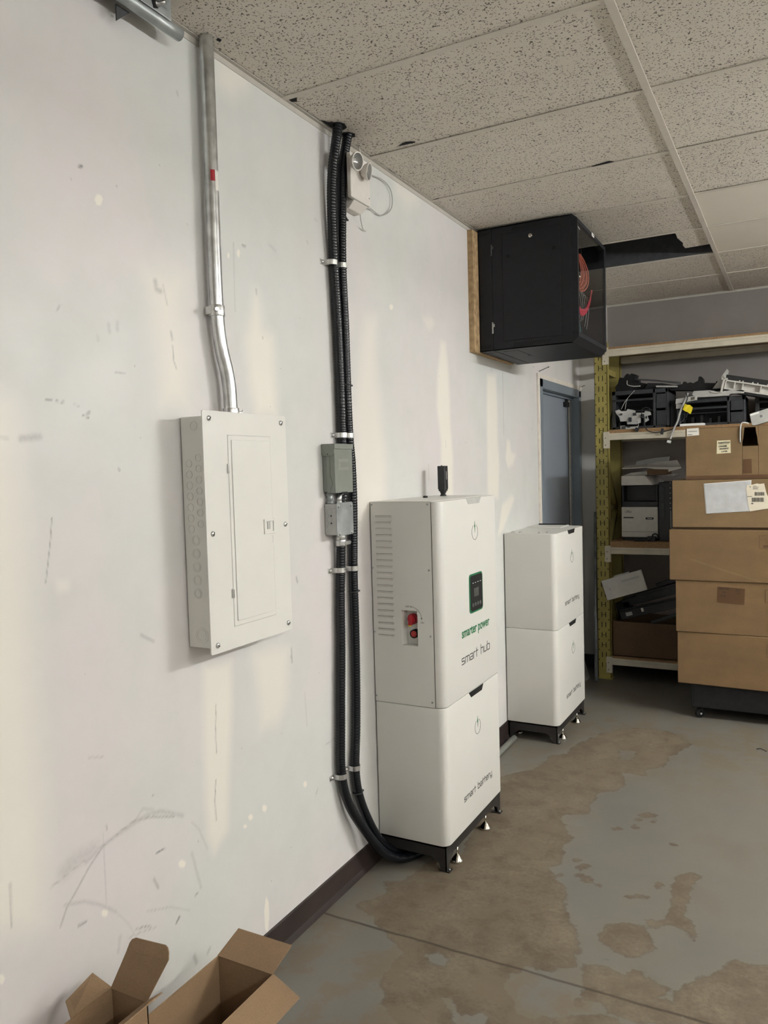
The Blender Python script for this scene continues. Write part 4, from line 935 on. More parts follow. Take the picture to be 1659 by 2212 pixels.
mb = MB(); mb.mat(0).box((NX1+0.012, 4.075, 2.696), (NX1+0.0128, 4.125, 2.712)); mb.mat(1).box((NX1+0.0128, 4.084, 2.702), (NX1+0.0130, 4.116, 2.706)); mb.build('label', ['paper_bright','ink_soft'], NC)
# patch cables seen through the glass
def loops(name, label, mat, n, f, r):
    mb = MB()
    for i in range(n): mb.tube(f(i), r, 6, step=0.012)
    o = mb.build(name, mat); return tag(o, label, 'cable', None)
rr_ = random.Random(3)
def f_orange(i):
    y = 3.850+rr_.uniform(0, .09); h = rr_.uniform(.12, .165); w_ = rr_.uniform(.06, .14); x = 0.500+rr_.uniform(-.015,.012)
    return [(x, y, 2.56+rr_.uniform(-.03,.03)), (x+.005, y+w_*.5, 2.55), (x+.01, y+w_, 2.50), (x+.01, y+w_*.9, 2.56-h*.75), (x, y+w_*.4, 2.56-h), (x, 3.852, 2.55-h*.95)]
loops('patch_cable_bundle', 'orange patch cable bundle coiled behind the glass of the network cabinet', 'cable_orange', 16, f_orange, 0.0032)
loops('patch_cable_bundle', 'pink patch cables hanging in a crescent behind the glass, below the orange bundle', 'cable_pink', 7, lambda i: [(0.510+rr_.uniform(-.006,.006), 3.85, 2.305+i*.004), (0.512, 3.92, 2.275+i*.005), (0.512, 4.02, 2.30+i*.004), (0.512, 4.11, 2.37+i*.003), (0.510, 4.15+i*.003, 2.44)], 0.0028)
loops('patch_cable_bundle', 'teal patch cables hanging at the bottom of the network cabinet', 'cable_teal', 5, lambda i: [(0.505, 3.86+i*.006, 2.29), (0.510, 3.857+i*.012, 2.22), (0.510, 3.865+i*.014, 2.17), (0.505, 3.90, 2.145)], 0.0028)
loops('patch_cable_bundle', 'white and grey patch cables tangled beside the pink ones', 'cable_white', 6, lambda i: [(0.485, 3.87+i*.05, 2.44-i*.01), (0.495, 3.90+i*.045, 2.40), (0.50, 3.93+i*.04, 2.33), (0.495, 3.90+i*.04, 2.25+rr_.uniform(-.02,.04))], 0.002)

# ------------------------------------------------------------------ white energy stacks
def base_frame(y0, label, zt=0.098):
    y1 = y0+0.607; t = thing('base_frame', label, 'stand', (0.15, (y0+y1)/2, 0), 0, 'black stands under the white cabinets')
    xf = 0.288
    mb = MB(); mb.box((0.012,y0+0.006,zt-0.006),(xf,y1-0.006,zt)); mb.box((xf-0.004,y0+0.006,0.052),(xf,y1-0.006,zt)); mb.box((0.012,y0+0.006,0.052),(xf,y0+0.010,zt)); mb.box((0.012,y1-0.010,0.052),(xf,y1-0.006,zt)); mb.box((0.012,y0+0.006,0.052),(0.016,y1-0.006,zt))
    mb.build('frame', 'black_frame', t)
    for (x, s) in ((xf, -1), (0.012, 1)):
        for (y, q) in ((y0+0.006, 1), (y1-0.006, -1)):
            mb = MB()
            # tapered flange legs, L-section
            X0 = min(x, x+s*0.004); X1 = max(x, x+s*0.004)
            poly = [(y, 0.052), (y+q*0.075, 0.052), (y+q*0.034, 0.03), (y+q*0.026, 0.004), (y, 0.004)]
            mb.prism([(a, b) for a, b in poly], 0, X0, X1)
            Y0_ = min(y, y+q*0.004); Y1_ = max(y, y+q*0.004)
            poly = [(0.052, x), (0.052, x+s*0.060), (0.03, x+s*0.030), (0.004, x+s*0.024), (0.004, x)]
            mb.prism(poly, 1, Y0_, Y1_)
            mb.box((x, y, 0.0), (x+s*0.035, y+q*0.045, 0.004)) if s > 0 else mb.box((x-0.03, y, 0.0), (x+0.012, y+q*0.032, 0.004))
            lg = mb.build('leg', 'black_frame', t)
            if s < 0: MB().cyl((x+0.004, y+q*0.018, 0.004), (x+0.004, y+q*0.018, 0.009), 0.005, seg=6).build('anchor_bolt', 'steel', lg)
        for yy_ in (y0+0.105, y0+0.412):
            mb = MB(); xx = x+s*0.004-s*0.006 if s < 0 else x+0.02
            xx = 0.291 if s < 0 else 0.035
            mb.lathe([(0.0,0.0),(0.0,0.024),(0.003,0.0255),(0.010,0.0235),(0.024,0.011),(0.028,0.008),(0.029,0.0)], (xx, yy_, 0.0), (0,0,1), 26); mb.cyl((xx, yy_, 0.028), (xx, yy_, 0.058), 0.0045, seg=12)
            mb.build('levelling_foot', 'chrome', t)
    return t
BF1 = base_frame(2.632, 'black stand with chrome levelling feet under the tall white stack nearest the camera')
BF2 = base_frame(4.152, 'black steel stand with chrome levelling feet under the shorter white battery stack by the door')
FX = 0.300
def body_poly(y0, y1, x0, x1, r): return rrect(x0, x1, y0, y1, r, (0,1,1,0), 8)
def icon(mb, y, z, r, wd=0.0016):
    n = 40; pts = []
    for i in range(n+1):
        a = math.radians(90+32) + math.radians(360-64)*i/n; pts.append((r*math.cos(a), r*math.sin(a)))
    mb.strokes([pts], (FX,y,z), (0,1,0), (0,0,1), (1,0,0), wd)
def bolt(mb, y, z, s):
    q = [(0.10,1.40),(-0.20,0.70),(-0.06,0.72),(-0.16,0.10),(0.02,-0.05),(0.22,0.92),(0.06,0.88)]
    mb.plate([(FX, y+a*s, z+b*s) for a, b in [(0.04,1.42),(-0.22,0.62),(-0.05,0.66),(0.0,-0.10),(0.20,0.90),(0.05,0.86)]], 0.0008, (1,0,0))
def battery(y0, z0, label, icon_dark=False):
    y1 = y0+0.607; t = thing('battery_module', label, 'battery', (0.15, (y0+y1)/2, z0), 0, 'white battery modules')
    mb = MB(); pl = body_poly(y0, y1, 0.006, FX, 0.034)
    k_ = len(pl); vs = [(x, y, z0) for x, y in pl] + [(x, y, z0+0.531) for x, y in pl]
    mb.add(vs, [tuple(reversed(range(k_))), tuple(range(k_, 2*k_))]); 
    for i in range(k_):
        f = [i, (i+1)%k_, k_+(i+1)%k_, k_+i]; mb.f.append(f); mb.mi.append(0); mb.sm.append(True)
    b_ = mb.build('casing', 'powder_white', t, bevel=0.003, seg=3)
    mb = MB(); techno(mb, 'smart battery', (FX, y0+0.168, z0+0.112), (0,1,0), (0,0,1), (1,0,0), 0.306, 0.0165, 0.0031); mb.build('lettering', 'ink_black', t)
    mb = MB(); icon(mb, y0+0.326, z0+0.370, 0.0305); mb.build('power_symbol', 'ink_black', t)
    mb = MB(); bolt(mb, y0+0.326, z0+0.370, 0.0305); mb.build('lightning_symbol', 'ink_green', t)
    q = [(y0+0.238, z0+0.5312), (y0+0.398, z0+0.5312), (y0+0.380, z0+0.508), (y0+0.262, z0+0.508)]
    mb = MB(); mb.plate([(FX-0.0002,a,b) for a, b in q], 0.0010, (1,0,0)); mb.build('handle_recess', 'void_black', t)
    return t
battery(2.632, 0.100, 'lower white battery module of the tall stack, directly on the black stand nearest the camera')
battery(4.152, 0.100, 'lower white battery module of the short stack beside the blue door')
battery(4.152, 0.6325, 'upper white battery module of the short stack beside the blue door')
HB = thing('inverter_cabinet', 'tall white inverter cabinet with black display, red switches and louvred side, nearest the camera', 'inverter', (0.15, 2.935, 0.6335))
y0, y1, z0, z1 = 2.632, 3.239, 0.6335, 1.412
mb = MB(); mb.box((0.006,y0+0.034,z0),(0.2605,y1,z1))
# side wall with the switch pocket left open
ya, yb = y0, y0+0.034
mb.box((0.006,ya,z0),(0.2605,yb,0.863)); mb.box((0.006,ya,0.998),(0.2605,yb,z1)); mb.box((0.006,ya,0.863),(0.127,yb,0.998)); mb.box((0.196,ya,0.863),(0.2605,yb,0.998))
mb.build('side_casing', 'powder_white', HB)
mb = MB(); pl = rrect(0.263, FX, y0, y1, 0.034, (0,1,1,0), 8); k_ = len(pl)
vs = [(x, y, z0) for x, y in pl] + [(x, y, z1) for x, y in pl]; mb.add(vs, [tuple(reversed(range(k_))), tuple(range(k_, 2*k_))])
for i in range(k_): mb.f.append([i, (i+1)%k_, k_+(i+1)%k_, k_+i]); mb.mi.append(0); mb.sm.append(True)
mb.build('front_cover', 'powder_white', HB, bevel=0.003, seg=3)
MB().box((0.2600,y0+0.002,z0),(0.2635,y1-0.002,z1-0.002)).build('cover_seam', 'ink_soft', HB)
mb = MB(); mb.box((0.006,y0,z1-0.0005),(0.262,y1,z1+0.0015)); mb.build('top_plate', 'powder_white', HB)
# louvres
mb = MB(); n = 20
for i in range(n):
    z = 1.3585-i*(1.3585-0.8965)/(n-1); xa, xb = 0.0255, 0.0985
    mb.mat(0).hexa([(xa,y0,z-0.0065),(xb,y0,z-0.0065),(xb-0.001,y0,z+0.001),(xa+0.001,y0,z+0.001),(xa+0.003,y0-0.0008,z-0.0055),(xb-0.003,y0-0.0008,z-0.0055),(xb-0.004,y0-0.0042,z+0.001),(xa+0.004,y0-0.0042,z+0.001)])
    mb.mat(1).box((xa+0.001,y0-0.0035,z+0.001),(xb-0.001,y0-0.0001,z+0.0016))
mb.build('louvres', ['powder_white','ink_soft'], HB)
mb = MB()
for (x, z) in ((0.012,1.402),(0.249,1.402),(0.010,1.157),(0.249,1.155),(0.010,0.907),(0.249,0.905),(0.010,0.655),(0.249,0.653)): mb.lathe([(0,0.0038),(0.0015,0.0034),(0.002,0)], (x,y0,z),(0,-1,0),12)
mb.build('side_screws', 'galv_dull', HB)
# switch pocket
PK = MB(); PK.box((0.1265,y0+0.0335,0.8625),(0.1965,y0+0.0345,0.9985)); PK.hexa([(0.127,y0+0.033,0.864),(0.138,y0+0.033,0.864),(0.1275,y0+0.0005,0.864),(0.127,y0+0.0005,0.864),(0.127,y0+0.033,0.997),(0.138,y0+0.033,0.997),(0.1275,y0+0.0005,0.997),(0.127,y0+0.0005,0.997)])
pk = PK.build('switch_pocket', 'powder_white', HB)
mb = MB(); mb.cyl((0.164,y0+0.033,0.962),(0.164,y0+0.020,0.962),0.021,seg=24); mb.cyl((0.164,y0+0.020,0.962),(0.164,y0+0.008,0.962),0.017,0.015,seg=24); mb.obox((0.166,y0+0.004,0.962),(0.013,0.016,0.040),(0,0.15,0)); kn = mb.build('rotary_switch', 'red', pk, bevel=0.001)
mb = MB(); mb.obox((0.160,y0+0.006,0.940),(0.010,0.008,0.006)); mb.build('pointer', 'yellow', kn)
mb = MB(); mb.obox((0.142,y0+0.026,0.957),(0.006,0.008,0.036)); mb.build('switch_bracket', 'panel_grey_side', pk)
mb = MB(); mb.lathe([(0,0.0165),(0.006,0.0165),(0.007,0.0135),(0.0055,0.013)], (0.172,y0+0.020,0.906),(0,-1,0),26); mb.cyl((0.172,y0+0.033,0.906),(0.172,y0+0.02,0.906),0.0165,seg=26); bt = mb.build('button_collar', 'void_black', pk)
MB().lathe([(0,0.0128),(0.006,0.0128),(0.008,0.011),(0.0085,0)], (0.172,y0+0.020,0.906),(0,-1,0),26).build('push_button', 'button_red', pk)
text_mesh('off_lettering', 'OFF', 'ink_black', HB, (0.147,y0,1.010), (1,0,0), (0,0,1), (0,-1,0), width=0.017, height=0.0065)
text_mesh('on_lettering', 'ON', 'ink_black', HB, (0.210,y0,0.952), (1,0,0), (0,0,1), (0,-1,0), width=0.013, height=0.0065)
mb = MB(); arc = [(0.168+0.0455*math.sin(a), 0.968+0.0455*math.cos(a)) for a in [math.radians(2+86*i/16) for i in range(17)]]
mb.strokes([arc, [(0.172,1.0165),(0.167,1.0135),(0.172,1.0105)], [(0.2105,0.973),(0.2135,0.967),(0.2165,0.973)]], (0,y0,0), (1,0,0), (0,0,1), (0,-1,0), 0.0009); mb.build('turn_arrow', 'ink_black', HB)
# front display and markings
MB().prism(rrect(2.898, 3.041, 0.946, 1.104, 0.016), 0, FX, FX+0.0028).build('display_rim', 'ink_green', HB)
dp = MB().prism(rrect(2.9045, 3.0345, 0.9525, 1.0975, 0.013), 0, FX+0.0028, FX+0.0036).build('display_panel', 'void_black', HB)
MB().box((FX+0.0036,2.940,1.010),(FX+0.0042,2.993,1.044)).build('lcd_screen', 'lcd', dp)
mb = MB()
for i in range(4): mb.box((FX+0.0036,2.928+i*0.027,1.0655),(FX+0.0040,2.940+i*0.027 if i == 0 else 2.937+i*0.027,1.0675))
mb.build('status_lights', 'led_white', dp)
for i in range(4):
    mb = MB(); c_ = (FX+0.0036, 2.930+i*0.0265, 0.978); ring(mb, c_, 0.0072, (1,0,0), 0.0009, 0.0004); mb.strokes([[(-.003,0),(.003,0)],[(0,-.003),(0,.003)]] if i % 2 else [[(-.003,-.002),(0,.003),(.003,-.002)]], c_, (0,1,0),(0,0,1),(1,0,0),0.0009,0.0004); mb.build('button', 'light_grey', dp)
mb = MB(); icon(mb, 2.973, 1.272, 0.0315); mb.build('power_symbol', 'ink_black', HB)
mb = MB(); bolt(mb, 2.973, 1.272, 0.0315); mb.build('lightning_symbol', 'ink_green', HB)
text_mesh('brand_lettering', 'smarter power', 'ink_green', HB, (FX,2.812,0.8645), (0,1,0), (0,0,1), (1,0,0), width=0.304, height=0.0455, bold=0.0011)
mb = MB(); techno(mb, 'smart hub', (FX,2.808,0.7605), (0,1,0), (0,0,1), (1,0,0), 0.305, 0.0235, 0.0036); mb.build('model_lettering', 'ink_black', HB)
mb = MB(); mb.plate([(FX-0.0002,a,b) for a, b in [(2.886,1.4122),(3.048,1.4122),(3.028,1.388),(2.908,1.388)]], 0.0010, (1,0,0)); mb.build('handle_recess', 'light_grey', HB)
# wifi dongle on top
WD = thing('wireless_dongle', 'black upright wireless dongle plugged into the top of the tall white cabinet', 'antenna', (0.10, 3.13, 1.4135))
x_, y_ = 0.085, 3.150; zb = 1.4135
mb = MB(); mb.lathe([(0,0.0),(0,0.014),(0.005,0.014),(0.006,0.011),(0.014,0.011),(0.015,0.0145),(0.024,0.0145)], (x_,y_,zb),(0,0,1),20); mb.build('socket_plug', 'black_plastic', WD)
mb = MB(); mb.prism(rrect(x_-0.0165,x_+0.0165,y_-0.0165,y_+0.0165,0.006), 2, zb+0.022, zb+0.030); mb.prism(rrect(x_-0.0185,x_+0.0185,y_-0.0185,y_+0.0185,0.006), 2, zb+0.030, zb+0.132); mb.box((x_-0.006,y_-0.006,zb+0.132),(x_+0.0,y_+0.0,zb+0.135)); mb.build('stick_body', 'black_plastic', WD, bevel=0.0012)
mb = MB(); mb.box((x_+0.0186,y_-0.006,zb+0.072),(x_+0.0190,y_+0.002,zb+0.108)); mb.build('label', 'silver_label', WD)
mb = MB(); mb.lathe([(0,0),(0,0.010),(0.008,0.010),(0.009,0.0)], (0.085,2.965,zb),(0,0,1),16); o = mb.build('socket_cap', 'black_plastic'); tag(o, 'small black round socket cap on top of the tall white cabinet beside the dongle', 'cap')
# fittings on top of the short stack
ZT = 0.6325+0.531
for (x, y, lb) in ((0.045,4.19,'small metal fitting on top of the short white stack, leftmost of four'), (0.085,4.20,'small metal fitting on top of the short white stack, second from left'), (0.20,4.19,'small metal fitting on top of the short white stack, third from left'), (0.24,4.20,'small metal fitting on top of the short white stack, rightmost of four')):
    mb = MB(); mb.cyl((x,y,ZT+0.0002),(x,y,ZT+0.004),0.010,seg=14); mb.cyl((x,y,ZT+0.004),(x,y,ZT+0.009),0.0055,seg=10); o = mb.build('cap_fitting', 'steel'); tag(o, lb, 'fitting', 'metal fittings on the short stack')
t = thing('metal_tray', 'thin white tray with a black edge lying on the back of the short white stack', 'tray', (0.1, 4.64, ZT))
MB().box((0.012,4.56,ZT+0.0005),(0.215,4.745,ZT+0.006)).build('tray', 'powder_white', t, bevel=0.001)
mb = MB(); mb.box((0.03,4.725,ZT+0.006),(0.20,4.74,ZT+0.013)); mb.build('black_edge', 'void_black', t)

# pipe on the floor behind the stack, leaning pole and board
o = MB().cyl((0.055,3.40,0.017),(0.055,4.118,0.017),0.016,seg=20).build('grey_pipe', 'label_grey'); tag(o, 'short grey plastic pipe lying on the floor between the two white cabinets', 'pipe')
o = MB().cyl((0.190,5.50,0.004),(0.118,5.86,1.18),0.0125,seg=16).build('metal_pole', 'galv_dull'); tag(o, 'thin grey metal pole leaning against the wall left of the yellow rack', 'pole')
o = MB().hexa([(0.105,5.585,0.0),(0.125,5.585,0.0),(0.125,5.50,0.0),(0.105,5.50,0.0),(0.012,5.585,0.34),(0.032,5.585,0.34),(0.032,5.50,0.34),(0.012,5.50,0.34)]).build('leaning_board', 'grey_board'); tag(o, 'grey-brown board leaning on the wall behind the short white stack', 'board')
# ------------------------------------------------------------------ pallet rack
RK = thing('pallet_rack', 'yellow and cream steel storage rack with particle board shelves along the back wall', 'shelving', (1.4, 5.85, 0))
RX0, RX1, RY0, RY1 = 0.183, 2.72, 5.60, 6.10
def upright(x0, x1, y0, y1, front):
    mb = MB(); mb.mat(0).box((x0,y0,0.004),(x1,y0+0.003,2.385)); mb.box((x0,y0,0.004),(x0+0.003,y1,2.385)); mb.box((x1-0.003,y0,0.004),(x1,y1,2.385)); mb.box((x0-0.01,y0-0.01,0),(x1+0.01,y1+0.01,0.004))
    if front:
        mb.mat(1); z = 0.10; i = 0
        while z < 2.36:
            yf = y0-0.0006
            hs = (i % 9) in (2, 3, 5, 6)
            for xx in (x0+0.030, x0+0.057): mb.box((xx-0.0025,yf,z-0.018),(xx+0.0025,y0,z+0.018))
            if hs: mb.box((x0+0.030,yf,z-0.0015),(x0+0.057,y0,z+0.0015))
            for xx in (x0+0.008, x1-0.011): mb.box((xx-0.0035,yf,z+0.033),(xx+0.0035,y0,z+0.040))
            z += 0.0727; i += 1
    return mb.build('upright', ['rack_yellow','void_black'], RK)
upright(RX0, RX0+0.089, RY0, RY0+0.06, True); upright(RX0, RX0+0.089, RY1-0.06, RY1, False)
upright(RX1-0.089, RX1, RY0, RY0+0.06, True); upright(RX1-0.089, RX1, RY1-0.06, RY1, False)
for x in (RX0+0.045, RX1-0.045):
    for (za, zb) in ((0.3,0.75),(0.75,1.2),(1.2,1.65),(1.65,2.1)):
        f = (int(za*100)//45) % 2
        MB().obox((x, (RY0+RY1)/2, (za+zb)/2), (0.03, 0.59, 0.035), ((0.86 if f else -0.86),0,0)).build('brace', 'rack_yellow', RK)
    for z in (0.28, 1.215, 2.2): MB().box((x-0.015,RY0+0.06,z-0.02),(x+0.015,RY1-0.06,z+0.02)).build('brace', 'rack_yellow', RK)
for (zt, zb) in ((2.334,2.284),(1.750,1.702),(0.947,0.900),(0.153,0.106)):
    for (y, s) in ((RY0-0.004, 1), (RY1-0.036, -1)):
        mb = MB(); a, b = RX0+0.089, RX1-0.089
        mb.box((a,y,zb),(b,y+0.04,zt-0.016)); mb.box((a,y,zt-0.016),(b,y+0.032,zt)) if s > 0 else mb.box((a,y+0.008,zt-0.016),(b,y+0.04,zt))
        bm_ = mb.build('beam', 'rack_white', RK, bevel=0.0025)
        if s > 0:
            for xc in (RX0+0.089, RX1-0.089):
                q = -1 if xc < 1 else 1
                mb = MB(); mb.mat(0).box((xc, y-0.006, zt-0.105),(xc-q*0.010, y+0.02, zt+0.012)); mb.box((xc+q*0.030, y-0.006, zt-0.105),(xc, y-0.002, zt+0.010)); mb.mat(1).box((xc+q*0.018, y-0.0068, zt-0.035),(xc+q*0.012, y-0.0060, zt-0.029)); mb.box((xc+q*0.018, y-0.0068, zt-0.085),(xc+q*0.012, y-0.0060, zt-0.079)); mb.build('end_bracket', ['rack_white','void_black'], bm_, bevel=0.001)
for (z, th) in ((2.334,0.014),(1.750,0.024),(0.947,0.040),(0.153,0.010)):
    MB().box((RX0+0.091,RY0+0.002,z),(RX1-0.091,RY1-0.005,z+th)).build('shelf_board', 'particle_board', RK)
S2 = 1.774; S3 = 0.987; S4 = 0.163
# --- upper shelf: printer chassis frames and parts
def chassis(x0, x1, y0, y1, z0, z1, label):
    t = thing('printer_chassis', label, 'printer part', ((x0+x1)/2,(y0+y1)/2,z0), 0, 'black printer frames on the upper shelf')
    w_ = x1-x0; h = z1-z0; xb = x0+w_*0.78
    mb = MB(); mb.box((x0,y0,z0),(x0+0.025,y1,z1)); mb.box((x0,y0,z0),(x1,y1,z0+0.02)); mb.box((x0,y0,z1-0.03),(x1,y1,z1)); mb.box((x1-0.02,y0,z0),(x1,y1,z1)); mb.box((x0,y1-0.01,z0),(x1,y1,z1)); mb.box((xb-0.018,y0,z0),(xb,y1,z1)); mb.box((x0,y0,z1-0.075),(xb,y0+0.02,z1-0.06))
    mb.box((x0+0.025,y0+0.004,z0+h*0.45),(xb,y0+0.012,z0+h*0.48)); mb.build('shell', 'dark_plastic', t, bevel=0.003)
    for (a, b) in ((0.07,0.44),(0.50,0.86)): mb = MB(); mb.box((xb+0.006,y0-0.004,z0+h*a),(x1-0.008,y0+0.006,z0+h*b)); mb.build('front_panel', 'dark_plastic', t, bevel=0.002)
    mb = MB(); mb.box((x1-0.0095,y0-0.006,z0+h*.08),(x1-0.0075,y0-0.003,z0+h*.85)); mb.box((x0+0.008,y0-0.003,z0+h*.4),(x0+0.010,y0,z0+h*.75)); mb.box((xb-0.012,y0-0.003,z0+h*.1),(xb-0.010,y0,z0+h*.8)); mb.build('bright_edge', 'steel_dark', t)
    mb = MB()
    for i in range(5): mb.box((x0+0.04+i*0.055,y0+0.02,z0+0.02),(x0+0.055+i*0.055,y0+0.10,z0+0.05+0.012*(i % 3)))
    mb.build('inner_rollers', 'black_dull', t)
    return t
chassis(0.290, 0.668, 5.66, 6.03, S2, 2.045, 'black printer frame at the left end of the upper shelf, behind the loose circuit boards')
chassis(0.715, 1.145, 5.70, 6.03, S2, 1.962, 'black printer frame on the upper shelf under the light grey plastic strip')
chassis(1.20, 1.62, 5.765, 6.03, S2, 1.985, 'black printer frame on the upper shelf behind the top carton of the stack')
o = MB().box((0.672,5.72,S2),(0.711,6.0,1.96)).build('black_duct', 'black_dull', bevel=0.003); tag(o, 'narrow black plastic duct standing between the first two printer frames', 'printer part')
def jag(name, label, pts, z0, y0, y1, mat, n=0):
    # irregular machined piece from an outline in x-z
    mb = MB(); mb.prism([(z, x) for x, z in pts], 1, y0, y1); o = mb.build(name, mat, bevel=0.001); return tag(o, label, 'printer part')
# heap on top of first chassis
jag('scrap_assembly', 'dark jagged gear assembly heaped at the left on top of the printer frames', [(0.29,2.047),(0.56,2.047),(0.60,2.075),(0.45,2.11),(0.445,2.135),(0.425,2.14),(0.435,2.165),(0.40,2.178),(0.385,2.165),(0.372,2.18),(0.355,2.168),(0.345,2.15),(0.315,2.155),(0.305,2.115),(0.285,2.09)], 0, 5.80, 5.90, 'black_dull')
jag('scrap_assembly', 'long dark toothed rail lying across the top of the printer frames', [(0.50,2.047),(0.93,2.012),(1.10,2.013),(1.10,2.045),(1.03,2.058),(0.985,2.060),(0.98,2.072),(0.965,2.072),(0.96,2.060),(0.90,2.066),(0.885,2.064),(0.88,2.10),(0.87,2.112),(0.855,2.112),(0.85,2.085),(0.82,2.070),(0.80,2.078),(0.78,2.072),(0.77,2.085),(0.755,2.085),(0.75,2.07),(0.70,2.065),(0.62,2.085),(0.52,2.095)], 0, 5.74, 5.84, 'black_dull')
o = MB().tube([(0.43,5.76,2.128),(0.55,5.75,2.112),(0.66,5.74,2.092),(0.74,5.74,2.078)], 0.006, 8, step=0.03).build('black_rod', 'steel_dark'); tag(o, 'thin dark rod sloping over the printer frames', 'rod')
jag('metal_rail', 'small bare metal rail glinting on top of the printer frames', [(0.58,2.058),(0.72,2.048),(0.72,2.058),(0.66,2.064),(0.58,2.070)], 0, 5.715, 5.735, 'light_grey')
o = MB().tube([(0.385,5.72,2.12),(0.39,5.70,2.09),(0.43,5.69,2.075),(0.48,5.69,2.072)], 0.003, 6, step=0.01).build('white_wire', 'dull_white'); tag(o, 'short white wire looped over the left printer frame', 'wire')
t = thing('plastic_tray', 'light grey moulded plastic strip lying across the upper shelf frames', 'printer part', (0.98, 5.68, 1.963))
jag2 = [(0.82,1.985),(0.84,1.966),(0.93,1.964),(1.045,1.9635),(1.058,1.975),(1.14,1.972),(1.143,1.998),(1.06,2.001),(1.03,1.995),(0.99,1.988),(0.96,2.002),(0.93,2.008),(0.83,2.010)]
mb = MB(); mb.prism([(z,x) for x,z in jag2], 1, 5.655, 5.74); mb.build('moulding', 'light_grey', t, bevel=0.003)
mb = MB(); mb.tube([(0.93,5.652,2.0),(0.96,5.650,1.99),(0.99,5.650,1.985),(1.03,5.650,1.992)], 0.004, 8, step=0.01); mb.build('rib', 'dull_white', t)
# fuser / roller assembly on the right
t = thing('roller_assembly', 'black and light grey ribbed roller assembly tilted on top of the upper shelf', 'printer part', (1.25, 5.72, 1.99))
def rp(u, v): # along the tilted roller (x,z)
    a = Vector((1.020,2.020)); d = Vector((1.0,-0.235)).normalized(); n_ = Vector((0.235,1.0)).normalized(); q = a+d*u+n_*v; return (q.x, q.y)
def rbox(mb, u0, u1, v0, v1, y0, y1): 
    q = [rp(u0,v0), rp(u1,v0), rp(u1,v1), rp(u0,v1)]; mb.prism([(z,x) for x,z in q], 1, y0, y1)
mb = MB(); rbox(mb, -0.005, 0.52, 0.050, 0.085, 5.66, 5.76); rbox(mb, -0.005, 0.52, -0.028, -0.010, 5.66, 5.76); rbox(mb, 0.0, 0.52, -0.01, 0.05, 5.70, 5.76); mb.build('black_body', 'black_plastic', t, bevel=0.003)
mb = MB(); rbox(mb, 0.0, 0.52, 0.042, 0.052, 5.655, 5.70); rbox(mb, 0.0, 0.52, -0.010, 0.0, 5.655, 5.70); rbox(mb, 0.0, 0.52, 0.0, 0.042, 5.690, 5.70)
for u in (0.0,0.055,0.105,0.215,0.32,0.42,0.51): rbox(mb, u, u+0.007, 0.0, 0.042, 5.655, 5.69)
for u in (0.08,0.10,0.16,0.19,0.25,0.27,0.33,0.37): rbox(mb, u, u+0.008, 0.052, 0.060, 5.655, 5.67)
mb.build('ribbed_frame', 'dull_white', t, bevel=0.001)
mb = MB(); rbox(mb, -0.016, -0.004, -0.035, 0.075, 5.64, 5.70); rbox(mb, -0.028, 0.01, 0.048, 0.062, 5.64, 5.66); mb.build('end_plate', 'dull_white', t, bevel=0.002)
mb = MB(); mb.plate([(0.945,5.70,2.02),(1.02,5.70,2.02),(1.045,5.70,2.13),(1.035,5.70,2.145),(1.01,5.70,2.11)], 0.03, (0,1,0)); mb.build('side_flap', 'light_grey', t)
# circuit boards and wires, left
t = thing('circuit_board', 'bare metal bracket with loose circuit boards and wires leaning on the left printer frame', 'circuit board', (0.42, 5.63, S2))
mb = MB(); mb.prism([(z,x) for x,z in [(0.318,1.906),(0.345,1.915),(0.36,1.902),(0.395,1.902),(0.402,1.915),(0.44,1.905),(0.455,1.90),(0.455,1.885),(0.515,1.882),(0.52,1.895),(0.555,1.885),(0.56,1.865),(0.535,1.86),(0.545,1.83),(0.52,1.815),(0.515,1.845),(0.49,1.85),(0.49,1.815),(0.46,1.805),(0.40,1.808),(0.395,1.83),(0.352,1.83),(0.345,1.86),(0.325,1.885)]], 1, 5.632, 5.636); mb.build('metal_plate', 'light_grey', t)
mb = MB()
for (x, z, a, b) in ((0.375,1.785,.03,.025),(0.42,1.84,.018,.03),(0.45,1.875,.022,.018),(0.50,1.86,.016,.026),(0.36,1.88,.012,.012),(0.53,1.85,.01,.016),(0.41,1.79,.02,.012)): mb.box((x-a/2,5.620,z-b/2),(x+a/2,5.633,z+b/2))
mb.build('components', 'dark_plastic', t, bevel=0.001)
mb = MB(); mb.box((0.355,5.622,S2+0.001),(0.385,5.634,1.800)); mb.box((0.385,5.622,S2+0.001),(0.47,5.63,1.79)); mb.build('connector', 'light_grey', t)
